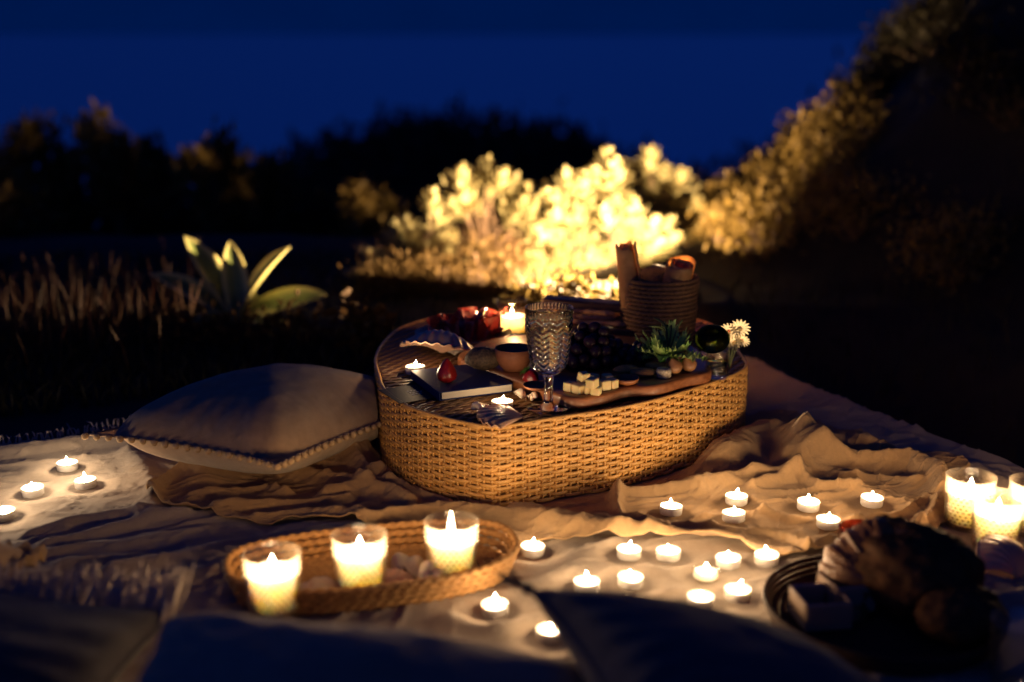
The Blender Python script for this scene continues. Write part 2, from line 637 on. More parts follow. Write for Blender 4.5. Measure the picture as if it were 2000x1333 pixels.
M['bark'] = pbr('bark', (0.13, 0.075, 0.04), (0.07, 0.04, 0.022), rough=0.9, nscale=40, bump=0.6)
M['bush_leaf'] = pbr('silver_bush_leaf', (0.52, 0.45, 0.23), (0.26, 0.21, 0.08), rough=0.5, nscale=30, trans=0.4, spec=0.3, vary=0.35)
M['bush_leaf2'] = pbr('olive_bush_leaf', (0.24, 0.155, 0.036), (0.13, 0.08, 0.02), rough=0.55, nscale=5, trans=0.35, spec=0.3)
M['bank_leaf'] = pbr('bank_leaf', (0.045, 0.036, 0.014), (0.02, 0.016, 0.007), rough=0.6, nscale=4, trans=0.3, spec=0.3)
M['glow_leaf'] = pbr('garden_leaf', (0.12, 0.085, 0.025), (0.06, 0.04, 0.013), rough=0.6, nscale=20, trans=0.45, spec=0.2)
M['twig_leaf'] = pbr('heath_leaf', (0.10, 0.06, 0.018), (0.05, 0.028, 0.009), rough=0.7, nscale=20, trans=0.35, spec=0.15)
M['dry'] = pbr('dry_grass', (0.15, 0.08, 0.028), (0.08, 0.04, 0.016), rough=0.8, nscale=4, trans=0.3)
M['red_grass'] = pbr('reddish_grass', (0.10, 0.036, 0.013), (0.035, 0.014, 0.006), rough=0.7, nscale=4, trans=0.3)
M['cover'] = pbr('cover_leaf', (0.07, 0.036, 0.014), (0.025, 0.016, 0.008), rough=0.8, spec=0.1, nscale=6, trans=0.3)
M['pink'] = pbr('pink_flower', (0.45, 0.22, 0.20), rough=0.7, trans=0.3)
M['hill'] = pbr('headland_scrub', (0.06, 0.042, 0.02), (0.03, 0.022, 0.012), rough=0.95, nscale=0.6)

# ================================================================== SETTING
def bank_h(x, y):
    """the bank that climbs on one side of the clearing"""
    foot = np.where(y < 4.4, 0.80 + (4.4 - y) * 0.75, 0.80 + (y - 4.4) * 0.10)
    t = np.clip(x - foot, 0, None)
    h = 0.95 * t ** 1.35
    return np.clip(h, 0, 14) + 0.10 * t * vn(x * 1.1, y * 1.1, 4)


def ground_h(x, y):
    x = np.asarray(x, float)
    y = np.asarray(y, float)
    t = np.clip(y - 4.7, 0, None)
    drop = 0.36 * t * t / (t + 1.6)
    h = -drop + bank_h(x, y) * np.clip(1.25 - 0.02 * y, 0, 1)
    # a low headland further down the slope
    h = h + 6.5 * np.exp(-(np.abs((x + 1.2) / 7.5) ** 2.6 + ((y - 30) / 8.0) ** 2))
    # the ground is dipped beside the blanket to stay out of the candlelight
    h = h - 0.30 * np.exp(-((x - 1.25 - np.clip(2.4 - y, -2, 2) * 0.25) / 0.28) ** 2) * np.clip((3.7 - y) / 0.5, 0, 1)
    # a low rim of earth added round the garden candle to shade the ground
    brg = np.arctan2(y - 3.50, x - 0.36)
    shade_rim_h = 0.094 - 0.036 * np.exp(-((brg - R(118)) / R(38)) ** 4)
    h = h + shade_rim_h * np.exp(-((np.hypot(x - 0.36, y - 3.50) - 0.27) / 0.055) ** 2)
    near = np.clip((y - 3.0) / 0.6, 0, 1)
    h = h + near * 0.03 * fbm(x * 1.7, y * 1.7, 3, 5) - 0.012
    return np.maximum(h, -64)


def nonuni(a, b, c, n1, n2):
    return np.concatenate([np.linspace(a, b, n1, endpoint=False), np.linspace(b, c, n2)])


gx = np.unique(np.concatenate([np.linspace(-5, 6, 150), np.linspace(-0.1, 0.85, 60), np.linspace(-60, -5, 40), np.linspace(6, 60, 40), np.array([-400, -200, -120, 120, 200, 400])]))
gy = np.unique(np.concatenate([np.linspace(-3, 10, 150), np.linspace(3.05, 3.95, 56), np.linspace(10, 60, 70), np.linspace(60, 240, 20), np.array([-60, -20, -8])]))
GX, GY = np.meshgrid(gx, gy)
GZ = ground_h(GX, GY)
obj('ground', (np.stack([GX, GY, GZ], -1).reshape(-1, 3), grid_faces(len(gx), len(gy))), M['soil'])['kind'] = 'structure'

# the sea far below
m, N, L = new_mat('sea_water')
o_ = N.new('ShaderNodeOutputMaterial')
p_ = N.new('ShaderNodeBsdfPrincipled')
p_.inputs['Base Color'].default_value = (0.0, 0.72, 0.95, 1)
p_.inputs['Roughness'].default_value = 0.35
p_.inputs['IOR'].default_value = 1.33
tc = N.new('ShaderNodeTexCoord')
nz = N.new('ShaderNodeTexNoise')
nz.inputs['Scale'].default_value = 0.06
nz.inputs['Detail'].default_value = 6
mp = N.new('ShaderNodeMapping')
mp.inputs['Scale'].default_value = (0.35, 1, 1)
L.new(tc.outputs['Object'], mp.inputs[0])
L.new(mp.outputs[0], nz.inputs['Vector'])
bp = N.new('ShaderNodeBump')
bp.inputs['Strength'].default_value = 0.8
bp.inputs['Distance'].default_value = 2.0
L.new(nz.outputs[0], bp.inputs['Height'])
L.new(bp.outputs[0], p_.inputs['Normal'])
L.new(p_.outputs[0], o_.inputs[0])
M['sea'] = m
S = 60000.0
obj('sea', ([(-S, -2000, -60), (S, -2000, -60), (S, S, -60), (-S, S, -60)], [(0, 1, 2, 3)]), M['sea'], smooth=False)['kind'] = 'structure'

# mountains across the bay, haze put into their blue colour
mx_ = np.linspace(-26000, 26000, 400)
mh = 1150 + 260 * fbm(mx_ / 5200, mx_ * 0 + 2.3, 5, 15) + 120 * np.abs(vn(mx_ / 900, mx_ * 0 + .7, 8))
rows_ = [(22000, -61 + 0 * mh), (24500, -60 + mh * .55), (27000, -60 + mh), (31000, -61 + 0 * mh)]
mv = np.concatenate([np.stack([mx_, np.full(400, y_), h_], 1) for y_, h_ in rows_])
M['far'] = pbr('far_mountain_haze', (0.0, 0.78, 0.84), (0.0, 0.70, 0.76), rough=1.0, nscale=0.0005, spec=0.0)
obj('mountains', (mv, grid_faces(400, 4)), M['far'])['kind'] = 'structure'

# ================================================================== TABLE OUTLINE (plan)
TZ = 0.165
TB = 0.018
front_px = [(741, 735), (752, 762), (800, 795), (870, 817), (915, 827), (942, 832), (962, 834), (984, 832), (1020, 827), (1100, 814), (1200, 799), (1300, 776),
            (1390, 748), (1435, 731), (1458, 714)]
tp = [tuple(U(px, py, TZ).xy) for px, py in front_px]
tp += [(0.462, 2.40), (0.462, 2.55), (0.425, 2.69), (0.30, 2.77), (0.08, 2.79), (-0.13, 2.75), (-0.235, 2.64), (-0.268, 2.50), (-0.272, 2.36)]
OUT_FINE = catmull(tp, 800, True)
TABLE, TPER = resample(OUT_FINE, 1080, True)
tang = np.roll(TABLE, -1, 0) - np.roll(TABLE, 1, 0)
tang /= np.linalg.norm(tang, axis=1)[:, None]
TNORM = np.stack([tang[:, 1], -tang[:, 0]], 1)
if ((TABLE + TNORM * 0.01 - TABLE.mean(0)) ** 2).sum() < ((TABLE - TABLE.mean(0)) ** 2).sum():
    TNORM = -TNORM

# ================================================================== CLOTHS
TEA_LEFT = [(132, 917), (65, 966), (168, 951), (8, 1012)]
TEA_MID = [(1040, 1082), (1228, 1088), (1305, 1091), (1422, 1105), (1497, 1099), (1146, 1152), (1231, 1143), (1440, 1168), (1368, 1182),
           (967, 1197), (1075, 1247)]
TEA_THROW = [(1310, 1003), (1438, 983), (1433, 1016), (1578, 994), (1617, 1029), (1702, 986)]
TEA_CLEAR = (1378, 1130)
VOT_RIGHT = [(1888, 1028), (1942, 1072), (2012, 1040)]
B0 = 0.010
flat_pts = [(U(px, py, B0), 0.055) for px, py in TEA_LEFT + TEA_MID + [TEA_CLEAR]]
flat_pts += [(U(px, py, 0.022), 0.05) for px, py in TEA_THROW]
flat_pts += [(U(px, py, B0), 0.065) for px, py in VOT_RIGHT]


def px_line(pts, z=0.015):
    return [tuple(U(a, b, z).xy) for a, b in pts]


BASE_RIDGES = [
    ([(225, 1118), (330, 1098), (460, 1078), (580, 1056), (700, 1032)], 0.020, 0.020),
    ([(300, 1150), (400, 1130), (520, 1100), (640, 1072)], 0.020, 0.020),
    ([(90, 1062), (190, 1038), (300, 1010), (360, 1000)], 0.012, 0.014),
    ([(60, 1040), (160, 1015), (260, 1003)], 0.010, 0.012),
    ([(120, 1100), (220, 1085), (300, 1085)], 0.008, 0.012),
    ([(100, 1075), (240, 1060), (400, 1030)], 0.007, 0.012),
    ([(0, 880), (120, 868), (240, 850)], 0.012, 0.03),
    ([(250, 880), (300, 940), (290, 1000)], 0.010, 0.02),
    ([(560, 1040), (660, 1020), (740, 990)], 0.012, 0.02),
    ([(1010, 1140), (1110, 1120), (1210, 1100), (1300, 1108), (1400, 1125)], 0.008, 0.022),
    ([(1080, 1200), (1200, 1185), (1300, 1190), (1420, 1200)], 0.008, 0.016),
    ([(1030, 1095), (1120, 1090), (1190, 1060)], 0.010, 0.025),
    ([(1240, 1155), (1330, 1150), (1420, 1135)], 0.006, 0.010),
    ([(980, 1225), (1060, 1215), (1120, 1225)], 0.008, 0.014),
    ([(1500, 1140), (1560, 1120), (1640, 1090)], 0.006, 0.012),
    ([(1850, 1100), (1920, 1130), (2000, 1160)], 0.010, 0.02),
    ([(1880, 1180), (1960, 1170), (2010, 1180)], 0.010, 0.016),
    ([(1840, 905), (1900, 920), (1960, 950)], 0.016, 0.03),
    ([(880, 1210), (960, 1225), (1010, 1210)], 0.010, 0.02),
]
THROW_RIDGES = [
    ([(700, 1030), (770, 1008), (860, 994), (930, 1000), (1050, 1014), (1180, 1030), (1320, 1045), (1450, 1058), (1535, 1072)], 0.026, 0.020),
    ([(720, 1040), (820, 1028), (900, 1030), (960, 1036)], 0.016, 0.012),
    ([(1000, 1000), (1120, 1008), (1240, 1020), (1300, 1022)], 0.014, 0.010),
    ([(1212, 962), (1290, 955), (1370, 945), (1470, 930), (1560, 925)], 0.022, 0.016),
    ([(1205, 960), (1206, 985), (1212, 1005)], 0.018, 0.010),
    ([(1230, 1006), (1320, 1016), (1420, 1026), (1480, 1028), (1540, 1040), (1580, 1062)], 0.014, 0.008),
    ([(1340, 1012), (1370, 998), (1440, 990), (1490, 990)], 0.010, 0.007),
    ([(1490, 990), (1540, 1005), (1620, 1005), (1690, 1010), (1760, 992), (1810, 970)], 0.012, 0.008),
    ([(1580, 1062), (1620, 1044), (1680, 1040), (1750, 1040), (1800, 1030)], 0.014, 0.009),
    ([(1620, 900), (1700, 903), (1780, 900), (1830, 925), (1845, 965)], 0.034, 0.022),
    ([(1640, 925), (1720, 925), (1790, 935)], 0.014, 0.012),
    ([(1470, 945), (1520, 935), (1560, 925), (1600, 945), (1680, 942)], 0.016, 0.010),
    ([(1545, 930), (1575, 905), (1605, 893), (1640, 885)], 0.013, 0.016),
    ([(1470, 930), (1510, 912), (1540, 900), (1570, 880)], 0.014, 0.018),
    ([(1600, 960), (1660, 945), (1720, 950)], 0.008, 0.012),
    ([(1835, 980), (1815, 1010), (1790, 1040)], 0.026, 0.012),
    ([(1410, 900), (1450, 872), (1500, 858), (1550, 872), (1580, 900)], 0.050, 0.050),
    ([(1580, 880), (1640, 868), (1720, 880)], 0.028, 0.030),
    ([(1690, 880), (1685, 850), (1680, 830)], 0.014, 0.022),
    ([(300, 985), (292, 962), (330, 938), (390, 925)], 0.022, 0.010),
    ([(400, 930), (500, 905), (600, 900), (700, 885)], 0.050, 0.040),
    ([(560, 920), (640, 930), (720, 945)], 0.022, 0.014),
    ([(370, 965), (450, 955), (520, 945), (560, 955)], 0.016, 0.010),
    ([(420, 985), (520, 975), (600, 975), (680, 968)], 0.015, 0.010),
    ([(500, 1000), (600, 995), (700, 1010)], 0.014, 0.011),
    ([(640, 960), (700, 950), (760, 955), (800, 975)], 0.026, 0.016),
    ([(760, 940), (820, 955), (880, 975)], 0.026, 0.014),
    ([(690, 900), (720, 930), (760, 920)], 0.035, 0.02),
]
BASE_RIDGES = [(px_line(p), h, w) for p, h, w in BASE_RIDGES]
THROW_RIDGES = [(px_line(p, 0.03), h, w) for p, h, w in THROW_RIDGES]


def flatten(x, y):
    k = np.ones_like(x)
    for p, r in flat_pts:
        d = np.hypot(x - p.x, y - p.y)
        k = np.minimum(k, np.clip((d - r * 0.45) / (r * 0.75), 0, 1))
    return k * k * (3 - 2 * k)


def ridge_sum(x, y, ridges):
    wob = 0.012 * vn(x * 14, y * 14, 31)
    s = np.zeros_like(x)
    for P, h, w in ridges:
        d = dist_poly(x, y, P) + wob * 0.35
        s = s + h * np.exp(-np.abs(d / w) ** 1.9)
    return s


def base_h(x, y):
    x = np.asarray(x, float)
    y = np.asarray(y, float)
    wx = x + 0.05 * vn(x * 6, y * 6, 41)
    wy = y + 0.05 * vn(x * 6, y * 6, 47)
    rx = wx * 0.94 + wy * 0.34
    ry = -wx * 0.34 + wy * 0.94
    w1 = 1 - np.abs(vn(rx * 5.5, ry * 21, 3))
    w2 = 1 - np.abs(vn(wx * 13 + wy * 6, wy * 30 - wx * 12, 9))
    w3 = 1 - np.abs(vn(wx * 34 + wy * 12, wy * 58 - wx * 20, 13))
    w4 = 1 - np.abs(vn(rx * 9 + 4, ry * 52, 19))
    n = 0.0055 * w1 ** 5 + 0.0022 * w2 ** 9 + 0.0006 * w3 ** 7 + 0.0040 * w4 ** 12 + 0.003 * fbm(x * 4, y * 4, 2, 8)
    n = n + ridge_sum(x, y, BASE_RIDGES)
    k = flatten(x, y)
    k = np.where(inside(TABLE[::4], x, y), 0.0, k)
    return B0 + n * (0.08 + 0.92 * k)


def throw_h(x, y):
    wx = x + 0.03 * vn(x * 8, y * 8, 61)
    wy = y + 0.03 * vn(x * 8, y * 8, 67)
    w1 = 1 - np.abs(vn(wx * 7 + wy * 3, wy * 24 - wx * 6, 23))
    w2 = 1 - np.abs(vn(wx * 19, wy * 33, 29))
    w3 = 1 - np.abs(vn(wx * 40 + wy * 16, wy * 66 - wx * 25, 33))
    n = 0.0045 * w1 ** 6 + 0.0022 * w2 ** 8 + 0.0006 * w3 ** 7
    k = flatten(x, y)
    # it lies flat under the table
    u = np.clip(dist_poly(x, y, [tuple(q) for q in TABLE[::6]]) / 0.03, 0, 1)
    u = np.where(inside(TABLE[::4], x, y), 0.0, u)
    low = base_h(x, y) + 0.006 + (n + ridge_sum(x, y, THROW_RIDGES)) * (0.05 + 0.95 * k)
    return low * u + 0.016 * (1 - u)


# the pale blanket: a rectangle turned against the view
BC = np.array([0.45, 3.20])
bu = np.array([-0.84, -0.545])
bu /= np.linalg.norm(bu)
bv = np.array([0.43, -0.90])
bv /= np.linalg.norm(bv)
nu_, nv_ = 540, 590
su = np.linspace(0, 2.75, nu_)
sv = np.linspace(0, 3.0, nv_)
SU, SV = np.meshgrid(su, sv)
ex = 0.018 * vn(SV * 4, SV * 0 + 3, 2) * np.exp(-SU * 8)
ey = 0.018 * vn(SU * 4, SU * 0 + 7, 2) * np.exp(-SV * 8)
BX = BC[0] + bu[0] * (SU + ex) + bv[0] * (SV + ey)
BY = BC[1] + bu[1] * (SU + ex) + bv[1] * (SV + ey)
BZ = base_h(BX, BY)
blanket = thing('picnic_blanket', 'large pale linen picnic blanket with frayed fringe, spread under the wicker table', 'blanket')
cl = obj('cloth', (np.stack([BX, BY, BZ], -1).reshape(-1, 3), grid_faces(nu_, nv_)), M['linen'], blanket)
# frayed fringe along the back edge
fr = MB()
for k in range(520):
    s = k / 520 * 2.7 + random.uniform(-.004, .004)
    b = BC + bu * s
    z = float(base_h(np.array([b[0]]), np.array([b[1]]))[0])
    ln = random.uniform(0.018, 0.042)
    dx, dy = random.uniform(-.012, .012), random.uniform(-.006, .006)
    out = -bv * ln
    pts = [(b[0], b[1], z), (b[0] + out[0] * .5 + dx * .4, b[1] + out[1] * .5 + dy * .4, z + random.uniform(.004, .016)),
           (b[0] + out[0] + dx, b[1] + out[1] + dy, max(0.0, z + random.uniform(-.006, .012)))]
    fr.add(tube(pts, [.0016, .0013, .0007], 4))
obj('fringe', fr.out(), M['fringe'], blanket)['kind'] = 'stuff'

# the tan throw, crumpled round the foot of the table
tb = [((285, 958), (291, 985)), ((350, 922), (420, 1004)), ((520, 888), (560, 1020)), ((700, 850), (690, 1036)), ((850, 850), (820, 1046)),
      ((1050, 880), (960, 1052)), ((1250, 860), (1190, 1054)), ((1400, 826), (1400, 1068)), ((1520, 800), (1545, 1084)), ((1640, 836), (1660, 1070)),
      ((1740, 872), (1740, 1056)), ((1830, 886), (1800, 1046)), ((1880, 905), (1842, 1010)), ((1900, 930), (1868, 960))]
top = catmull([tuple(U(a[0], a[1], .02).xy) for a, b in tb], 680)
bot = catmull([tuple(U(b[0], b[1], .02).xy) for a, b in tb], 680)
nt = 180
tt = np.linspace(0, 1, nt)[:, None, None]
TX = top[None] * (1 - tt) + bot[None] * tt
edge = np.exp(-((1 - tt[..., 0]) * 14))
TXx = TX[..., 0] + 0.010 * edge * vn(TX[..., 0] * 22, TX[..., 1] * 3, 71)
TXy = TX[..., 1] + 0.016 * edge * vn(TX[..., 0] * 16, TX[..., 1] * 3, 73)
TZz = throw_h(TXx, TXy)
TZz = TZz + 0.007 * edge * (0.4 + vn(TXx * 30, TXy * 5, 75)).clip(0, 1)
throw = thing('linen_throw', 'crumpled tan linen throw gathered around the foot of the wicker table', 'throw')
cl = obj('cloth', (np.stack([TXx, TXy, TZz], -1).reshape(-1, 3), grid_faces(680, nt)), M['throw'], throw)
sm = cl.modifiers.new('thickness', 'SOLIDIFY')
sm.thickness = 0.0022
sm.offset = 1

# ================================================================== WICKER TABLE
table = thing('wicker_table', 'low honey coloured wicker table with woven sides, set with food', 'table')
NS = len(TABLE)
ROWS = 22
NSTAKE = 96
ss = np.arange(NS)
ph = ss / NS * NSTAKE
notch = None
pn = np.array([U(1377, 905, 0.0).x, U(1377, 905, 0.0).y])
i0 = int(np.argmin(((TABLE - pn) ** 2).sum(1)))
i1 = int(np.argmin(((TABLE - np.array([0.44, 2.66])) ** 2).sum(1)))
notch_idx = np.zeros(NS, bool)
if i1 > i0:
    notch_idx[i0:i1] = True
else:
    notch_idx[i0:] = True
    notch_idx[:i1] = True
zrow = (TZ - TB) / ROWS
for j in range(ROWS):
    z = TB + zrow * (j + 0.5)
    off = 0.0024 * np.tanh(2.4 * np.sin(PI * ph + PI * j))
    wob = 0.0013 * vn(ss * 0.05, ss * 0 + j * 3.7, 5) + 0.0005 * vn(ss * 0.3, ss * 0 + j * 9.1, 6)
    P = np.concatenate([TABLE + TNORM * off[:, None], (np.full(NS, z) + wob)[:, None]], 1)
    if j < 3:
        keep = np.roll(np.arange(NS), -i1)
        keep = keep[~notch_idx[keep]]
        vf = tube(P[keep], zrow * 0.56, 6, False, True, flat=1.0, up=(0, 0, 1))
    else:
        vf = tube(P, zrow * 0.56, 6, True, flat=1.0, up=(0, 0, 1))
    v = vf[0].reshape(-1, 6, 3)
    c = v.mean(1, keepdims=True)
    # flatten the strand sideways into a band
    d = v - c
    d[..., :2] *= 0.42
    vf = ((c + d).reshape(-1, 3), vf[1])
    obj('wicker_strand', vf, M['wicker'], table)
for k in range(NSTAKE):
    i = int(round((k + 0.5) / NSTAKE * NS)) % NS
    zb = TB + (3 * zrow if notch_idx[i] else 0.002)
    for dd in (-3, 3):
        q = (i + dd) % NS
        pts = []
        for z in np.linspace(zb, TZ - 0.002, 36):
            jj = (z - TB) / zrow - 0.5
            o = -0.0016 * math.sin(PI * (k + 0.5) + 0) * math.cos(PI * jj)
            p = TABLE[q] + TNORM[q] * (o + 0.0002)
            pts.append((p[0], p[1], z))
        if dd == -3:
            mb = MB()
        mb.add(tube(pts, 0.0021, 5, False, True))
    obj('wicker_stake', mb.out(), M['wicker'], table)
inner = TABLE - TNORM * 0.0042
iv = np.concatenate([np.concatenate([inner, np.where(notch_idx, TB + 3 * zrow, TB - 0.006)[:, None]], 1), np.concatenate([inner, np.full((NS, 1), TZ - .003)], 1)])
obj('lining', (iv, grid_faces(NS, 2, True)), M['wicker_in'], table)  # dark sheet added behind the weave so its gaps look shaded
# woven top: strands laid across, over and under cross stakes
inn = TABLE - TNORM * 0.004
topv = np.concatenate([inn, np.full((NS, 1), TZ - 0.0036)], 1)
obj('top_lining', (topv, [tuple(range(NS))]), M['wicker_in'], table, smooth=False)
dirv = np.array([math.cos(R(38)), math.sin(R(38))])
perp = np.array([-dirv[1], dirv[0]])
cc = TABLE.mean(0)
a_ = (TABLE - cc) @ dirv
b_ = (TABLE - cc) @ perp
pitch = 0.0105
nb = int((b_.max() - b_.min()) / pitch)
for k in range(nb):
    bb = b_.min() + (k + 0.6) * pitch
    sgn = np.sign(b_ - bb)
    cr = np.where(sgn != np.roll(sgn, -1))[0]
    if len(cr) < 2:
        continue
    xs = sorted(a_[c] for c in cr)
    lo, hi = xs[0] + .002, xs[-1] - .002
    n = max(6, int((hi - lo) / 0.006))
    aa = np.linspace(lo, hi, n)
    zz = TZ - 0.0012 + 0.0012 * np.sin(PI * aa / 0.024 + PI * k)
    pts = np.stack([cc[0] + dirv[0] * aa + perp[0] * bb, cc[1] + dirv[1] * aa + perp[1] * bb, zz], 1)
    obj('wicker_strand', tube(pts, 0.0050, 6, False, True, flat=0.34, up=(0, 0, 1)), M['wicker_top_shaded'], table)
P = np.concatenate([TABLE, np.full((NS, 1), TZ - 0.0005)], 1)
obj('rim', tube(P, 0.0036, 6, True, up=(0, 0, 1)), M['wicker'], table)

# ================================================================== CANDLES
def add_light(parent, z, watts, radius=0.006, name='flame_light'):
    ld = bpy.data.lights.get('%s_%g' % (name, watts)) or bpy.data.lights.new('%s_%g' % (name, watts), 'POINT')
    ld.energy = watts
    ld.color = CANDLE
    ld.shadow_soft_size = radius
    o = bpy.data.objects.new(name, ld)
    COL.objects.link(o)
    o.parent = parent
    o.location = (0, 0, z)
    return o


def flame_vf(h, r):
    prof = [(r * 0.25, 0), (r * 0.8, h * 0.12), (r, h * 0.28), (r * 0.85, h * 0.45), (r * 0.5, h * 0.68), (r * 0.2, h * 0.87), (r * 0.02, h)]
    return lathe(prof, 10)


def make_tealight(label, group, lit=True, clear=False):
    t = thing('tealight', label, 'candle', group=group)
    r, h = 0.0190, 0.0140
    obj('cup', lathe([(r * .93, 0), (r * .97, .001), (r * .985, h * .5), (r, h), (r * .965, h), (r * .95, h - .004), (r * .9, .0015)], 36, True, True),
        M['glass_thin'] if clear else M['cup'], t)
    obj('wax', lathe([(r * .90, .002), (r * .955, .004), (r * .955, h - .0045), (r * .90, h - .0038), (r * .5, h - .0048), (.002, h - .0052)], 32), M['wax'], t)
    wk = obj('wick', tube([(0, 0, h - .006), (.0004, 0, h - .001), (.0012, .0003, h + .002)], .0007, 6), M['wick'], t)
    if lit:
        obj('flame', flame_vf(.0125 if not clear else .009, .0038), M['flame'], t, (.0006, 0, h - .001))
        add_light(t, .027, P_TEA if not clear else P_TEA * .5, .0055)
    return t


tea0 = None
n_tea = 0


def tealight(px, py, z, label, group, tilt=0.0, y=None):
    global tea0, n_tea
    p = U(px, py, z)
    rot = (random.uniform(-.03, .03) + tilt, random.uniform(-.05, .05), random.uniform(0, 6.28))
    if tea0 is None:
        tea0 = make_tealight(label, group)
        tea0.location = p
        tea0.rotation_euler = rot
        return tea0
    t = dup(tea0, p, rot, label, group)
    for ch in t.children:
        if ch.type == 'MESH' and ch.name.startswith('flame'):
            ch.scale = (random.uniform(.8, 1.15), random.uniform(.8, 1.15), random.uniform(.65, 1.35))
            ch.rotation_euler = (random.uniform(-.25, .25), random.uniform(-.25, .25), 0)
        elif ch.type == 'MESH' and ch.name.startswith('wax'):
            ch.location.z = -random.uniform(0, .0025)
    return t


LEFT_TEA = []
for px, py in TEA_LEFT:
    tl_ = tealight(px, py, B0 + .0006, 'lit white tealight on the pale blanket beside the fringed edge and pompom cushion', 'tealights beside the pompom cushion')
    LEFT_TEA.append(tl_)
for px, py in TEA_THROW:
    tealight(px, py, .0215, 'lit white tealight resting in the folds of the tan linen throw', 'tealights on the tan throw')
special = {(1040, 1082): 'lit white tealight on the blanket beside the end of the woven tray',
           (967, 1197): 'lit white tealight in front of the woven tray, between it and the cushions',
           (1497, 1099): 'lit white tealight on the blanket next to the dark pastry tray rim',
           (1075, 1247): 'lit white tealight almost hidden behind the tasselled dark cushion corner',
           (1368, 1182): 'lit white tealight peeking over the back of the tasselled dark cushion'}
for px, py in TEA_MID:
    lb = special.get((px, py), 'lit white tealight on the open pale blanket between woven tray and pastry tray')
    tealight(px, py, B0 + .0006, lb, 'tealights on the open blanket')
c = make_tealight('small tealight in a clear cup with a low flame, among the white tealights', None, True, True)
c.location = U(*TEA_CLEAR, B0 + .0006)
c.scale = (1.02, 1.02, 1.15)
tealight(811, 729, TZ + .002, 'lit white tealight under the propped scallop shell beside the navy book', 'tealights on the table')
tealight(1192, 654, TZ + .002, 'tealight hidden between the grapes, breadsticks and rope basket', 'tealights on the table')
tealight(981, 798, TZ + .002, 'lit tealight on the table between navy book and striped scallop shell', 'tealights on the table')


# the light of these four is boosted to brighten the blanket around them
strong = bpy.data.lights.new('flame_light_strong', 'POINT')
strong.energy = P_TEA * 1.7
strong.color = (1.0, 0.74, 0.46)
strong.shadow_soft_size = .0055
for tl_ in LEFT_TEA:
    for ch in tl_.children:
        if ch.type == 'LIGHT':
            ch.data = strong
            ch.location.z = .031

DOTS = [None]


def hobnail(r0, r1, h, rows, cols, zlo, amp, nseg=6, thick=.0022):
    """embossed glass tumbler: outer wall with raised dots, inner wall, thick foot"""
    nt_, nz_ = cols * nseg, rows * nseg
    a = np.linspace(0, 2 * PI, nt_, endpoint=False)
    z = np.linspace(zlo, h, nz_ + 1)
    A, Z = np.meshgrid(a, z)
    row = np.floor((Z - zlo) / (h - zlo) * rows)
    fu = (A / (2 * PI) * cols + 0.5 * (row % 2)) % 1 - .5
    fv = ((Z - zlo) / (h - zlo) * rows) % 1 - .5
    dot = np.clip(1 - (fu ** 2 + fv ** 2) / .16, 0, 1) ** .7
    fade = np.clip((h - .010 - Z) / .004, 0, 1)
    rr = r0 + (r1 - r0) * Z / h + amp * dot * fade
    outer = np.stack([rr * np.cos(A), rr * np.sin(A), Z], -1).reshape(-1, 3)
    mb = MB()
    mb.add((outer, grid_faces(nt_, nz_ + 1, True)))
    mb.add(lathe([(r0 * .90, 0), (r0 * .97, .0012), (r0, .004), (r0 + (r1 - r0) * zlo / h, zlo)], 48, True, False))
    nd = len(outer)
    v, f = lathe([(r0 - thick, .007), (r1 - thick, h - .001), (r1 - thick * .5, h + .0006), (r1, h)], 64, True, False)
    mb.add((v, [tuple(reversed(q)) for q in f]))
    DOTS[0] = (dot * fade).reshape(-1)
    return mb.out()


def set_dots(o):
    a = o.data.attributes.new('dot', 'FLOAT', 'POINT')
    d = np.zeros(len(o.data.vertices))
    d[:len(DOTS[0])] = DOTS[0]
    a.data.foreach_set('value', d)


def make_votive(label, group):
    t = thing('candle_glass', label, 'candle', group=group)
    h = .088
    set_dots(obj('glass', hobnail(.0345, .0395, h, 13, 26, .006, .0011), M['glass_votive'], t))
    w = .061
    obj('wax', lathe([(.030, .0085), (.0318, .010), (.0345, w), (.0335, w + .0006), (.022, w - .001), (.008, w - .0022), (.001, w - .0022)], 40), M['wax_votive'], t)
    obj('wick', tube([(0, 0, w - .003), (.0003, 0, w + .004), (.0012, .0003, w + .008)], .0009, 6), M['wick'], t)
    obj('flame', flame_vf(.020, .0050), M['flame'], t, (.0008, 0, w + .004))
    add_light(t, w + .013, P_VOT, .011, 'candle_light')
    return t


# ------------------------------------------------------------------ boat-shaped rope tray with three glasses
tA, tB = U(446, 1160, .02), U(1002, 1095, .02)
tc_ = (tA + tB) / 2
tc_.y += .000
t_yaw = math.atan2(tB.y - tA.y, tB.x - tA.x)
t_len = (tB - tA).length / 2
tray = thing('rope_tray', 'long boat shaped tray of golden braided seagrass with three candle glasses', 'tray', (tc_.x, tc_.y, B0 + .004), (0, 0, t_yaw))


def oval(a, b, n, e=2.6):
    t = np.linspace(0, 2 * PI, n, endpoint=False)
    return np.stack([a * np.sign(np.cos(t)) * np.abs(np.cos(t)) ** (2 / e), b * np.sign(np.sin(t)) * np.abs(np.sin(t)) ** (2 / e)], 1)


def rope_ring(P, r, pitch=.011, strands=3, n=10, depth=.42):
    P2, per = resample(P, max(40, int(0.0 + np.linalg.norm(np.diff(np.vstack([P, P[:1]]), axis=0), axis=1).sum() / .0028)), True)
    m = len(P2)
    k = max(1, round(per / (pitch * strands)))
    return tube(P2, r, n, True, up=(0, 0, 1), twist=lambda i, a: 1 - depth * np.abs(np.sin(strands / 2 * (a + 2 * PI * k * i / m))))


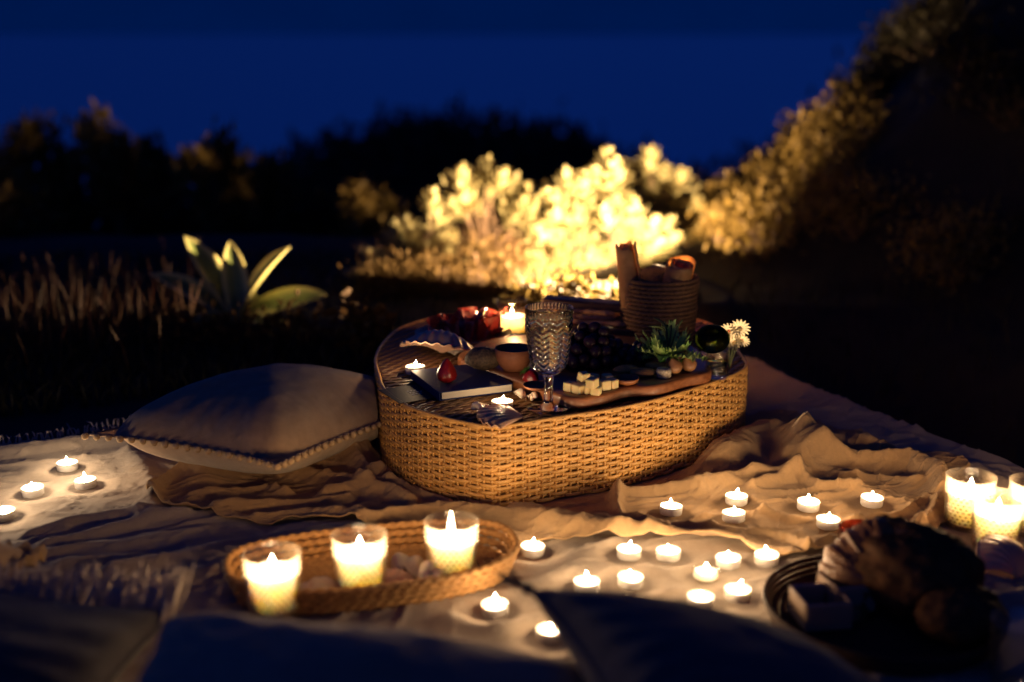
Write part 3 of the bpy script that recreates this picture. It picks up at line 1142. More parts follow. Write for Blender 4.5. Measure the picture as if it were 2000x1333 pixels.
TW = 0.106
rows_t = 4
for j in range(rows_t):
    z = .006 + j * .0108
    g = j / (rows_t - 1)
    P = oval(t_len * (.935 + .065 * g), TW * (.86 + .14 * g), 200)
    lift = .007 * (np.abs(P[:, 0]) / t_len) ** 3 * g
    P3 = np.concatenate([P, (np.full(200, z) + lift)[:, None]], 1)
    obj('rope_coil', rope_ring(P3, .0076, .017, 2), M['rope'], tray)
for j in range(8):
    g = 1 - (j + .6) / 8.4
    P = oval(t_len - (1 - g) * TW - .015, TW * .86 * g + .0008, 160)
    P3 = np.concatenate([P, np.full((160, 1), .0045)], 1)
    obj('rope_coil', rope_ring(P3, .0064, .015, 2, 8), M['rope'], tray)

TR_Z = B0 + .004 + .0095
vot0 = make_votive('lit amber candle in dotted glass at the tray end beside the fringed cushion', 'candle glasses in the rope tray')
vot0.location = U(536, 1195, TR_Z)
v2 = dup(vot0, U(705, 1156, TR_Z), (0, 0, 1.1), 'lit amber wax candle in dotted glass, the middle one of three in the rope tray')
v3 = dup(vot0, U(883, 1127, TR_Z), (0, 0, 2.3), 'lit candle in dotted glass with the tallest flame of the three')
for ch in v3.children:
    if ch.name.startswith('flame') and ch.type == 'MESH':
        ch.scale = (1, 1, 1.9)
lbl = ['lit candle in dotted glass on the tan throw, behind its two neighbours', 'lit candle in dotted glass on the blanket beside a dark ribbed shell',
       'lit candle in dotted glass on the blanket beyond two others beside the pastry tray']
for (px, py), lb, rz in zip(VOT_RIGHT, lbl, (0.4, 1.9, 3.0)):
    dup(vot0, U(px, py, B0 + .001), (0, 0, rz), lb, 'candle glasses beside the pastry tray')


# ------------------------------------------------------------------ shells
def scallop(ribs=11, dome=.35, nu=66, nv=14, spread=1.15, depth=.05):
    """unit scallop: hinge at origin, fan towards +y, length 1"""
    v = []
    for j in range(nv):
        t = j / (nv - 1)
        for i in range(nu):
            a = (i / (nu - 1) * 2 - 1)
            ang = a * spread
            rim = 1.0 - .22 * abs(a) ** 2.2
            r = .03 + t * rim
            rb = math.cos(a * ribs * PI)
            z = dome * math.sin(min(1, t * 1.02) * PI * .93) ** .8 * (1 - .75 * a * a) + depth * rb * t * (1 - .4 * abs(a))
            r2 = r * (1 + .008 * rb * (t > .9))
            v.append((r2 * math.sin(ang), r2 * math.cos(ang), z))
    f = grid_faces(nu, nv)
    n = len(v)
    v += [(x, y, z - .028) for x, y, z in v]
    f += [tuple(q + n for q in reversed(k)) for k in f]
    rim = [(nv - 1) * nu + i for i in range(nu)]
    for a, b in zip(rim[:-1], rim[1:]):
        f.append((b, a, a + n, b + n))
    for s in (0, nu - 1):
        e = [j * nu + s for j in range(nv)]
        for a, b in zip(e[:-1], e[1:]):
            f.append((a, b, b + n, a + n))
    return np.array(v), f


SC = to_mesh('scallop_shell', *scallop(11, .38, 88, 16, 1.15, .020), True, [M['shell']])
SC2 = to_mesh('scallop_shell_flat', *scallop(9, .10, 54, 10, 1.0, .05), True, [M['shell']])
CK = to_mesh('cockle_shell', *scallop(13, .62, 66, 14, 1.25, .035), True, [M['shell_pale']])


def shell(me, p, size, rot, label, group=None):
    o = obj('sea_shell', me, None, None, p, rot, (size,) * 3)
    return tag(o, label, 'shell', group)


def conch(p, size, rot, label, group=None):
    pts, rad = [], []
    for k in range(70):
        t = k / 69
        a = t * 2 * PI * 3.2
        q = (1 - t) ** 1.3
        pts.append((.36 * q * math.cos(a), .36 * q * math.sin(a), t * 1.15))
        rad.append(.30 * q + .012)
    v, f = tube(pts, rad, 12)
    o = obj('sea_shell', (v * size, f), M['shell_pale'], None, p, rot)
    return tag(o, label, 'shell', group)


G_TR = 'shells lying in the rope tray'
zt = TR_Z
shell(CK, U(596, 1172, zt), .040, (.25, .1, -1.2), 'golden cockle shell tucked against the candle glass at the blunt tray end', G_TR)
shell(CK, U(642, 1176, zt), .042, (.1, .2, .6), 'dark ribbed cockle shell in the tray beside the middle candle glass, towards the blunt end', G_TR)
shell(CK, U(764, 1112, zt), .030, (.35, 0, -1.3), 'small pale cockle shell standing behind the middle candle glass', G_TR)
shell(SC, U(772, 1160, zt), .046, (.3, 0, .3), 'ribbed orange scallop shell leaning between middle and tall flame candle glasses', G_TR)
conch(U(832, 1128, zt + .016), .040, (1.45, 0, 1.1), 'banded brown whelk shell lying in front of the tall flame candle glass', G_TR)
shell(CK, U(832, 1120, zt), .034, (.3, 0, 1.5), 'tan cockle shell behind and beside the tall flame candle glass', G_TR)
shell(CK, U(615, 1160, zt), .026, (.2, 0, 2.0), 'tiny pale cockle shell behind the dark ribbed shell in the tray', G_TR)
shell(SC, U(1990, 1130, B0 + .004), .075, (.5, .1, .5), 'dark ribbed scallop shell beside the dotted candle glass on the blanket')

# ================================================================== ON THE TABLE
T0 = TZ + .0018
# big propped scallop with tealight in front of it
p = U(826, 728, T0)
shell(SC, (p.x + .030, p.y + .120, T0 + .010), .108, (R(16), R(-6), R(176)), 'large ribbed scallop shell propped up behind a tealight on the table')
shell(SC2, U(1024, 815, T0 + .004), .078, (R(2), R(-3), R(84)), 'flat pink striped scallop shell on the table in front of the tealight')
shell(CK, U(888, 694, T0 + .002), .034, (.3, .1, .4), 'round cream shell beside the wooden plate on the table')
shell(CK, U(1028, 783, T0), .026, (.4, .3, 1.4), 'round pale shell at the goblet foot beside the tealight')
conch(U(1044, 776, T0 + .006), .016, (1.4, 0, -1.3), 'small pale whelk shell between the round pale shell and the goblet')
conch(U(932, 800, T0 + .007), .022, (1.4, 0, 2.2), 'small dark whelk shell in front of the navy book')
shell(SC2, U(1432, 702, T0), .06, (.2, .1, 1.2), 'pale scallop shell lying behind the little glass vase')
shell(CK, U(1392, 706, T0), .03, (.2, .3, 1.2), 'brown cockle shell beside the vase and board end')

# navy book
b0, b1, b2 = U(858, 784, T0), U(1003, 766, T0), U(790, 742, T0)
bx = (b1 - b0)
byv = (b2 - b0)
yaw = math.atan2(bx.y, bx.x)
bw_, bl_ = bx.length * .98, byv.length
book = thing('book', 'navy hardback book with cream pages lying on the wicker table', 'book', (b0 + (bx + Vector((-bx.y, bx.x, 0)).normalized() * bl_) / 2), (0, 0, yaw))
bl_ = max(bl_, .15)
obj('pages', box(bw_ - .006, bl_ - .006, .0125), M['paper'], book, (0.002, 0, .0018), smooth=False)
obj('cover', box(bw_, bl_, .0018, .0005), M['book'], book, (0, 0, .0144), smooth=False)
obj('back_cover', box(bw_, bl_, .0017, .0005), M['book'], book, (0, 0, 0), smooth=False)
obj('spine', box(.0022, bl_, .0162, .0006), M['book'], book, (-bw_ / 2 - .0004, 0, 0), smooth=False)
# the illegible white marks of the dark card beside the book
card = thing('printed_card', 'dark printed card with small white marks lying beside the navy book', 'card', U(812, 768, T0), (0, 0, yaw + .1))
obj('card_stock', box(.105, .095, .0012), M['dark_food'], card, smooth=False)
mk = MB()
for r_ in range(3):
    x = -.012
    for k in range(3 + r_ % 2):
        w = random.uniform(.003, .006)
        mk.add(box(w, .0035, .0003), TRS((x + w / 2, .012 - r_ * .011, .00135)))
        x += w + .003
obj('print', mk.out(), M['print'], card, smooth=False)

# strawberry standing on the book
def strawberry(loc, size, rot, label, leaf=True, group=None):
    t = thing('strawberry', label, 'strawberry', loc, rot, group)
    prof = [(.05, 0), (.30, .03), (.46, .16), (.50, .34), (.44, .58), (.30, .86), (.16, 1.06), (.05, 1.17), (.005, 1.19)]
    v, f = lathe(prof, 22)
    a = np.arctan2(v[:, 1], v[:, 0])
    v[:, :2] *= (1 + .05 * np.cos(a * 3) + .03 * np.cos(a * 5 + 1))[:, None]
    obj('berry', (v * size, f), M['red'], t)
    if leaf:
        mb = MB()
        for k in range(7):
            a = k / 7 * 2 * PI
            pts = np.array([(.02, -.09, 0), (.02, .09, 0), (.30, .10, -.06), (.30, -.10, -.06), (.56, 0, -.02)])
            mb.add((pts * size, [(0, 1, 2, 3), (3, 2, 4)]), TRS((0, 0, -.004), (0, 0, a)))
        obj('leaf', mb.out(), M['leaf_green'], t, smooth=False)
    return t


pb = U(871, 746, T0 + .0165)
strawberry(pb, .037, (.0, .06, .4), 'glossy red strawberry standing tip up on the navy book', False)
strawberry(U(1030, 728, TZ + .036), .030, (2.3, .3, 1.0), 'red strawberry with green leaves on the board behind the goblet')
strawberry(U(1262, 690, TZ + .03), .028, (1.4, .2, .2), 'dark red strawberry on the board beside the frilly lettuce')

# ---- big acacia board
BZT = TZ + .024
bo = [(903, 703), (960, 722), (1030, 748), (1075, 766), (1120, 777), (1170, 772), (1225, 758), (1285, 752), (1340, 737), (1384, 727), (1389, 714),
      (1372, 690), (1330, 668), (1210, 655), (1080, 650), (960, 662), (900, 688)]
bp_ = catmull([tuple(U(a, b, BZT).xy) for a, b in bo], 160, True)
bc = bp_.mean(0)
board = thing('serving_board', 'large wavy edged acacia serving board laden with cheese, grapes and biscuits', 'board', (bc[0], bc[1], TZ + .002))
q = bp_ - bc
nrm = np.roll(q, -1, 0) - np.roll(q, 1, 0)
nrm = np.stack([nrm[:, 1], -nrm[:, 0]], 1) / np.linalg.norm(nrm, axis=1)[:, None]
if (q * nrm).sum() < 0:
    nrm = -nrm
lay = [(-.006, 0), (-.001, .002), (0, .006), (0, .017), (-.0015, .0205), (-.005, .022)]
vv = np.concatenate([np.concatenate([q + nrm * o, np.full((160, 1), z)], 1) for o, z in lay])
ff = grid_faces(160, len(lay), True)
ff += [tuple(range(159, -1, -1)), tuple(5 * 160 + i for i in range(160))]
obj('plank', (vv, ff), M['wood'], board)
BT = TZ + .0242

# cheese cubes
cubes = [(1113, 764, 0), (1130, 768, 0), (1147, 768, 0), (1164, 771, 0), (1180, 762, 0), (1195, 758, 0), (1136, 752, 0), (1158, 752, 0),
         (1157, 757, 1), (1139, 744, 1), (1186, 750, 0)]
for px, py, up in cubes:
    s = random.uniform(.0165, .020)
    z = BT + up * .0185
    o = obj('cheese_cube', box(s, s * random.uniform(.85, 1.15), s * random.uniform(.85, 1.0), .0016), M['cheese'], None, U(px, py, z),
            (random.uniform(-.04, .04) + (up * .12), random.uniform(-.04, .04), random.uniform(-.9, .9)), smooth=False)
    tag(o, 'pale yellow cheese cube heaped at the front curve of the serving board', 'cheese', 'cheese cubes on the board')


def bowl(name, p, r, h, matl, label, fill=None, cat='bowl'):
    t = thing(name, label, cat, p)
    obj('bowl_body', lathe([(r * .55, 0), (r * .8, h * .25), (r * .95, h * .6), (r, h), (r * .94, h), (r * .88, h * .6), (r * .7, h * .3), (r * .3, h * .2)], 36), matl, t)
    if fill:
        v, f = lathe([(r * .80, h * .5), (r * .88, h * .72), (r * .6, h * .80), (r * .2, h * .86), (.0005, h * .86)], 28, True, True)
        obj('filling', (v, f), fill, t)
    return t


bowl('wooden_dish', U(1222, 750, BT), .024, .012, M['wood'], 'small oval wooden dish beside the cheese cubes on the board')
bowl('dip_bowl', U(1004, 722, BT), .036, .042, M['terracotta'], 'terracotta dip bowl with dark filling behind the goblet', M['dark_food'])
bowl('wooden_dish', U(1050, 760, BT), .026, .008, M['terracotta'], 'flat reddish saucer half hidden behind the goblet stem')
# herb crusted cheese ball
v, f = sphere(22, 14, .030, 1.15, .95, .72)
d = 1 + .10 * fbm(v[:, 0] * 160, v[:, 1] * 160 + v[:, 2] * 120, 2, 3)
o = obj('seeded_cheese', (v * d[:, None], f), M['seed'], None, U(944, 700, BT + .018))
tag(o, 'round seed crusted cheese on the board end near the wooden plate', 'cheese')
v, f = box(.055, .02, .022, .002)
o = obj('quince_paste', (v, f), M['terracotta'], None, U(928, 726, T0), (0, 0, -.6), smooth=False)
tag(o, 'reddish brown quince paste block beside the navy book', 'quince paste')

# biscuits, crusted cheese, nuts
for px, py, rz, lb in ((1222, 722, .3, 'oval golden biscuit behind the wooden dish'), (1256, 728, .1, 'oval golden biscuit touching the crusted cheese'),
                       (1285, 716, -.5, 'oval golden biscuit half under the dark grapes')):
    v, f = sphere(20, 10, .020, 1.25, .62, .42)
    o = obj('biscuit', (v, f), M['biscuit'], None, U(px, py, BT + .008), (.1, .0, rz))
    tag(o, lb, 'biscuit', 'biscuits on the board')
v, f = sphere(20, 12, .014, 1, 1, .9)
v2_, f2_ = lathe([(.0125, 0), (.0138, .0015), (.014, .012), (.0125, .0165), (.002, .0168)], 26)
o = obj('crusted_cheese', (v2_, f2_), M['rind'], None, U(1296, 737, BT))
tag(o, 'small crumb crusted round cheese between biscuit and nuts', 'cheese')
for px, py, z, lb in ((1320, 728, 0, 'brown fig beside the crumb crusted cheese'), (1337, 706, .012, 'brown fig on top, under the lettuce'),
                      (1350, 722, 0, 'brown fig at the board end nearest the vase'), (1330, 716, 0, 'brown fig tucked under the other figs')):
    v, f = lathe([(.002, 0), (.010, .002), (.0148, .009), (.0145, .016), (.009, .023), (.0035, .028), (.002, .030)], 20)
    o = obj('fig', (v, f), M['nut'], None, U(px, py, BT + z + .004), (random.uniform(.2, .9), random.uniform(-.4, .4), random.uniform(0, 6)))
    tag(o, lb, 'fig', 'figs on the board')

# grapes
gr = thing('bunch_of_grapes', 'heap of black grapes piled on the board behind the goblet', 'grapes', U(1140, 712, BT))
gm = to_mesh('grape', *sphere(14, 10, .0112, 1, 1, 1.12), True, [M['grape']])
gpos = []
base = U(1140, 712, BT)
for k in range(2600):
    if len(gpos) > 78:
        break
    a, r = random.uniform(0, 6.28), math.sqrt(random.random())
    x, y = .088 * r * math.cos(a), .070 * r * math.sin(a)
    y += .015
    hmax = .056 * (1 - r * r) * (1 + .25 * math.sin(x * 60)) + .011
    z = random.uniform(.010, hmax + .004)
    pz = Vector((x, y, z))
    if all((pz - g).length > .0185 for g in gpos):
        gpos.append(pz)
for g in gpos:
    obj('grape', gm, None, gr, g, (random.uniform(0, 3), random.uniform(0, 3), 0))
stp = [(-.06, .01, .03), (-.02, .02, .055), (.02, .015, .062), (.05, .02, .05)]
obj('stalk', tube(catmull(stp, 16), .0016, 6), M['bark'], gr)
gr2 = thing('bunch_of_grapes', 'smaller cluster of black grapes against the rope bread basket', 'grapes', U(1232, 704, BT))
for k in range(26):
    a, r = random.uniform(0, 6.28), math.sqrt(random.random())
    obj('grape', gm, None, gr2, (.036 * r * math.cos(a), .03 * r * math.sin(a), random.uniform(.010, .012 + .03 * (1 - r * r))), (random.uniform(0, 3), 0, 0))

# lettuce: frilly leaves
lt = thing('lettuce', 'frilly pale green lettuce tuft in front of the rope bread basket', 'lettuce', U(1305, 706, BT + .012))
lt.scale = (1.45, 1.3, 1.35)
for k in range(34):
    a = k * 2.4
    el = random.uniform(.15, 1.25)
    ln = random.uniform(.022, .042)
    nn = 14
    vv, fl = [], []
    bend = random.uniform(-.6, .9)
    for i in range(nn + 1):
        t = i / nn
        w = .0085 * math.sin(PI * min(1, t * .92 + .06)) ** .6
        e = el - bend * t
        cx, cz = ln * t * math.cos(e), ln * t * math.sin(e)
        for s in (-1, -.5, 0, .5, 1):
            fril = .0055 * math.sin(t * 34 + s * 4 + k) * abs(s) ** 1.2 * t
            vv.append((cx + fril * .4, s * w * (1 + .25 * math.sin(t * 30 + k)), cz + fril + .003 * abs(s)))
    fl = grid_faces(5, nn + 1)
    mtx = TRS((.012 * math.cos(a), .012 * math.sin(a), random.uniform(0, .012)), (0, 0, a))
    mb = MB()
    mb.add((vv, fl), mtx)
    obj('leaf', mb.out(), M['lettuce'], lt)
for k in range(4):
    hb = []
    a = random.uniform(0, 6.28)
    hb = [(.0, 0, .01), (.012 * math.cos(a), .012 * math.sin(a) + .008, .045), (.03 * math.cos(a) - .01, .03 * math.sin(a) + .01, .050 + random.uniform(-.01, .01))]
    obj('sprig', tube(catmull(hb, 10), [.0012] * 5 + [.0018] * 3 + [.001, .0004], 5), M['herb'], lt)
pts = catmull([(0, 0, 0), (.012, .002, .016), (.018, .004, .036), (.010, .006, .052)], 18)
o = obj('chili', tube(pts, [.0058 - .0048 * (k / 17) ** 1.5 for k in range(18)], 8), M['chili'], None, U(1272, 703, BT + .006), (0, 0, 2.6))
tag(o, 'slim red chili standing beside the frilly lettuce', 'chili')

# dark slab with breadsticks behind the grapes
ds0 = U(1150, 640, T0 + .02)
slab = thing('slate_board', 'dark narrow board with breadsticks behind the grapes and goblet', 'board', (ds0.x, ds0.y, T0), (0, 0, R(-14)))
obj('plank', box(.26, .085, .030, .003), M['wood_dark'], slab, smooth=False)
for k in range(4):
    obj('foot', box(.015, .015, .002), M['wood_dark'], slab, ((-.09, .09)[k % 2], (-.03, .03)[k // 2], -.0015), smooth=False)
for k in range(9):
    ln = random.uniform(.12, .17)
    pts = [(x, .002 * math.sin(x * 60 + k), 0) for x in np.linspace(-ln / 2, ln / 2, 14)]
    rad = [.0058 * (1 + .12 * math.sin(i * 1.7 + k)) * (.6 if i in (0, 13) else 1) for i in range(14)]
    lay_ = k // 4
    y = (-.024 + (k % 4) * .0145 + lay_ * .004)
    pp = Matrix.Rotation(R(-14), 3, 'Z') @ Vector((random.uniform(-.02, .03), y, .0365 + lay_ * .0105))
    o = obj('breadstick', tube(pts, rad, 8), M['breadstick'], None, Vector((ds0.x, ds0.y, T0)) + pp, (0, 0, R(-14) + random.uniform(-.10, .10)))
    tag(o, 'golden breadstick stacked on the dark narrow board', 'breadstick', 'breadsticks on the dark board')
p0 = D(1150, 606, ds0.y + .06)
o = obj('wooden_paddle', box(.21, .045, .020, .004), M['wood_dark'], None, (ds0.x + .005, ds0.y + .012, T0 + .0575), (0, .02, R(-15)), smooth=False)
tag(o, 'dark wooden paddle lying across the breadsticks beside the rope basket', 'board')

# wooden plate with ham
pl = U(905, 668, T0)
plate = thing('wooden_plate', 'pale wooden plate heaped with cured ham at the back of the table', 'plate', pl)
obj('plate_body', lathe([(.060, 0), (.075, .004), (.095, .014), (.102, .021), (.099, .0225), (.090, .017), (.070, .010), (.02, .008), (.001, .008)], 56), M['wood_pale'], plate)
for k in range(11):
    nn, mm = 26, 7
    vv = []
    ph_ = random.uniform(0, 6)
    W, H = random.uniform(.045, .07), random.uniform(.030, .048)
    for j in range(mm):
        t = j / (mm - 1)
        for i in range(nn):
            s = i / (nn - 1) * 2 - 1
            vv.append((s * W * (.55 + .3 * t), .012 * math.sin(s * 7 + ph_) * (0.4 + t) + .006 * math.sin(s * 13 + t * 3 + ph_), H * t * (1 + .18 * math.sin(s * 5 + ph_))))
    a = random.uniform(0, 6.28)
    rr = .052 * math.sqrt(random.random())
    ct = pl + Vector((rr * math.cos(a) + .012, rr * math.sin(a) + .005, .010))
    o = obj('ham_slice', (vv, grid_faces(nn, mm)), M['ham'], None, ct, (random.uniform(-.5, .5), random.uniform(-.3, .3), random.uniform(-.8, .8)))
    tag(o, 'rumpled slice of dark red cured ham on the wooden plate', 'ham', 'ham slices on the wooden plate')

# candle jar behind the goblet
jar = thing('candle_jar', 'stout amber candle jar glowing behind the goblet at the back of the table', 'candle', U(1000, 655, T0 + .001))
hj = .078
obj('glass', lathe([(.024, 0), (.031, .002), (.0335, .008), (.034, .045), (.0325, .060), (.0325, hj), (.0305, hj), (.0305, .060), (.0318, .045), (.0312, .010), (.01, .006)], 44), M['glass_amber'], jar)
obj('wax', lathe([(.026, .008), (.0308, .010), (.0312, .043), (.030, .044), (.015, .0425), (.001, .042)], 36), M['wax_votive'], jar)
obj('wick', tube([(0, 0, .041), (0, 0, .048)], .0009, 6), M['wick'], jar)
obj('flame', flame_vf(.014, .0038), M['flame'], jar, (0, 0, .046))
add_light(jar, .055, 0.9, .006, 'jar_light')

# rope basket with rolled flatbread
kb = U(1283, 660, T0)
basket = thing('rope_basket', 'tall brown rope basket holding rolled flatbreads at the back of the table', 'basket', kb)
rb_, hb_ = .080, .135
for j in range(15):
    z = .0048 + j * .0091
    rr = rb_ * (.94 + .06 * (j / 14)) + .0008 * math.sin(j * 2.1)
    a = np.linspace(0, 2 * PI, 120, endpoint=False)
    P3 = np.stack([rr * np.cos(a) * (1 + .01 * np.cos(2 * a + j)), rr * np.sin(a), np.full(120, z)], 1)
    obj('rope_coil', rope_ring(P3, .0060, .012, 2), M['rope_dark'], basket)
obj('base', lathe([(.001, .002), (.074, .002), (.074, .006), (.001, .006)], 40), M['rope_dark'], basket)
obj('lining', lathe([(.0715, .004), (.0745, .130)], 40, False, False), M['wicker_in'], basket)


def rolled(p0, p1, r0, r1, turns, label, rag):
    d = Vector(p1) - Vector(p0)
    ln = d.length
    zq = d.to_track_quat('Z', 'Y')
    nn, mm = 74, 12
    vv = []
    for j in range(mm):
        t = j / (mm - 1)
        for i in range(nn):
            s = i / (nn - 1)
            a = s * turns * 2 * PI
            rr = (r0 + (r1 - r0) * t) * (1 - .62 * s)
            zz = t * ln + (rag * math.sin(s * 23 + 1) + rag * .7 * math.sin(s * 51)) * (t > .9)
            vv.append((rr * math.cos(a), rr * math.sin(a), zz))
    v = np.array(vv)
    o = obj('rolled_flatbread', (v, grid_faces(nn, mm)), M['bread'], None, p0)
    o.rotation_mode = 'QUATERNION'
    o.rotation_quaternion = zq
    md = o.modifiers.new('thickness', 'SOLIDIFY')
    md.thickness = .0022
    return tag(o, label, 'flatbread')


ra, rb2 = D(1236, 600, kb.y - .02), D(1221, 482, kb.y - .045)
rolled(ra, rb2, .0285, .0235, 2.3, 'rolled flatbread with ragged end standing straight in the rope basket', .006)
ra, rb2 = D(1310, 600, kb.y - .01), D(1331, 516, kb.y - .05)
rolled(ra, rb2, .033, .033, 2.6, 'rolled flatbread showing its spiral end, leaning out over the basket rim', .0035)
v, f = sphere(18, 10, .045, 1, .8, .8)
o = obj('bread_roll', (v * (1 + .06 * fbm(v[:, 0] * 60, v[:, 1] * 60, 2, 4))[:, None], f), M['seed'], None, kb + Vector((-.005, .015, .10)))
tag(o, 'dark seeded bread roll in the basket between the rolled flatbreads', 'bread')
o.location.z = kb.z + .116
v, f = lathe([(.001, .006), (.066, .008), (.068, .075), (.045, .088), (.001, .090)], 28)
o = obj('folded_napkin', (v, f), M['dark_food'], None, kb)
tag(o, 'dark folded napkin lining the rope bread basket', 'napkin')

# bud vase with daisies
vs = U(1399, 738, T0 + .001)
vase = thing('bud_vase', 'little clear glass vase with water and a dark green glass globe top', 'vase', vs)
obj('glass', lathe([(.018, 0), (.0215, .001), (.0222, .006), (.021, .036), (.0195, .046), (.0215, .052), (.0205, .052), (.0185, .046), (.0190, .036), (.0190, .009), (.010, .006), (.001, .006)], 40), M['glass_thin'], vase)
obj('water', lathe([(.001, .0065), (.0175, .0085), (.0182, .012), (.0184, .030), (.001, .030)], 36), M['water'], vase)
obj('globe', (lambda s: s)(sphere(28, 18, .033, 1, 1, .82)), M['green_glass'], vase, (-.010, .004, .074))
fl = thing('daisy_bunch', 'cream white daisies behind the green globed glass vase', 'flowers', U(1424, 722, T0))
for k, (dx, dz, sz) in enumerate(((-.004, .075, .019), (.016, .082, .021), (.006, .055, .018), (.020, .060, .016))):
    head = Vector((dx, -.004 * k, dz))
    st = catmull([(0, 0, 0), (dx * .5, 0, dz * .6), tuple(head)], 10)
    obj('flower_stem', tube(st, .0012, 5), M['stem'], fl)
    mb = MB()
    tilt = Euler((random.uniform(.5, 1.1), random.uniform(-.4, .4), 0)).to_matrix().to_4x4()
    for q_ in range(15):
        a = q_ / 15 * 2 * PI
        pts = np.array([(.15, -.06, 0), (.15, .06, 0), (.7, .12, .12), (.7, -.12, .12), (1.0, 0.03, .06), (1.0, -.03, .06)]) * sz
        mb.add((pts, [(0, 1, 2, 3), (3, 2, 4, 5)]), Matrix.Translation(head) @ tilt @ TRS((0, 0, 0), (0, 0, a)))
    fh = obj('flower_head', mb.out(), M['petal'], fl, smooth=False)
    mb = MB()
    mb.add(sphere(10, 6, sz * .25, 1, 1, .6), Matrix.Translation(head) @ tilt)
    obj('flower_centre', mb.out(), M['cheese'], fh)

# pressed glass goblet with chevrons
gb = thing('goblet', 'pressed glass goblet with chevron pattern, half full of pale wine', 'goblet', U(1071, 799, T0))
Hh = .180
# foot + stem
mb = MB()
mb.add(lathe([(.036, 0), (.0375, .0012), (.0370, .0026), (.026, .0046), (.012, .0075), (.0085, .012), (.0075, .018), (.0085, .020), (.0078, .024), (.0072, .040),
              (.0080, .052), (.0098, .057), (.0105, .0605)], 8 * 6, True, False))
v, f = mb.out()
a = np.arctan2(v[:, 1], v[:, 0])
rr = np.hypot(v[:, 0], v[:, 1])
k = np.where(v[:, 2] > .012, 1 - .10 * np.abs(np.sin(a * 4)), 1 - .03 * np.abs(np.sin(a * 12)))
v[:, :2] *= k[:, None]
nb_, nt_ = 112, 224
zb = np.linspace(.0605, Hh, nb_)


def prof_r(z):
    return np.interp(z, [.0605, .064, .070, .078, .090, .11, .14, .165, .180], [.0105, .017, .0245, .0290, .0318, .0348, .0380, .0400, .0408])


A, Zg = np.meshgrid(np.linspace(0, 2 * PI, nt_, endpoint=False), zb)
col = A / (2 * PI) * 10
zig = np.abs((col % 1) - .5) * 2
phs = (Zg / .0098 + zig * .85) % 1
ridge = (np.abs(phs - .5) * 2)
ridge = np.clip(1.6 * ridge - .3, 0, 1)
fade = np.clip((Zg - .070) / .010, 0, 1) * np.clip((.1655 - Zg) / .003, 0, 1)
beads = .0008 * np.sin(A * 40) * np.clip((Zg - .168) / .002, 0, 1) * np.clip((.178 - Zg) / .002, 0, 1)
band = np.cos(A * 8) > .93
rr = prof_r(Zg) + .0019 * ridge * fade + beads
outer = np.stack([rr * np.cos(A), rr * np.sin(A), Zg], -1).reshape(-1, 3)
mb = MB()
mb.add((v, f))
mb.add((outer, grid_faces(nt_, nb_, True)))
zi = [(.0385, Hh), (.0378, .165), (.0355, .14), (.0320, .11), (.0290, .09), (.0258, .078), (.0205, .072), (.010, .0685), (.0008, .068)]
mb.add(lathe([(.0408, Hh), (.0400, Hh + .0008)] + zi, 96, False, True))
obj('glass', mb.out(), M['crystal'], gb)
wi = [(.0008, .0683), (.0102, .0688), (.0206, .0723), (.0259, .0783), (.0291, .0903), (.0321, .1103), (.0352, .137), (.0369, .154)]
obj('wine', lathe(wi, 96, False, True), M['wine'], gb)

# ================================================================== CUSHIONS
def cushion_vf(w, d, h, n=56, seed=0, puff=.42, pinch=.10, dome=False):
    """square cushion lying flat, centred on the origin; returns top and bottom skins joined at the seam"""
    u = np.linspace(-1, 1, n)
    Uu, Vv = np.meshgrid(u, u)
    # edges bow inward between the corners
    kx = 1 - pinch * (1 - Vv ** 2) * 0.9
    ky = 1 - pinch * (1 - Uu ** 2) * 0.9
    kx = 1 - pinch * (1 - np.abs(Vv) ** 2.2) * np.abs(Uu)
    ky = 1 - pinch * (1 - np.abs(Uu) ** 2.2) * np.abs(Vv)
    X, Y = Uu * w / 2 * kx, Vv * d / 2 * ky
    prof = np.clip((1 - Uu ** 2) * (1 - Vv ** 2), 0, 1) ** puff
    if dome:
        dd_ = np.clip((np.abs(Uu) ** 5 + np.abs(Vv) ** 5) ** (1 / 5), 0, None)
        prof = np.clip(1 - np.clip(dd_, 0, 1) ** 2.0, 0, 1) ** .60
    wr = .010 * fbm(X * 9 + seed, Y * 9, 3, seed) * prof
    rad = np.arctan2(Vv, Uu)
    edge = np.clip(np.maximum(np.abs(Uu), np.abs(Vv)) - .55, 0, 1)
    wr = wr + .006 * np.sin(rad * 26 + 4 * vn(X * 6, Y * 6, seed)) * edge * prof ** .5
    Zt = h * .55 * prof + wr
    Zb = -h * .45 * prof + wr * .5
    v = np.concatenate([np.stack([X, Y, Zt], -1).reshape(-1, 3), np.stack([X, Y, Zb], -1).reshape(-1, 3)])
    f = grid_faces(n, n)
    m_ = n * n
    f += [tuple(q + m_ for q in reversed(k)) for k in grid_faces(n, n)]
    return v, f, np.stack([X, Y], -1)


def seam_pts(XY, n):
    b = np.concatenate([XY[0, :-1], XY[:-1, -1], XY[-1, :0:-1], XY[:0:-1, 0]])
    return resample(b, n, True)[0]


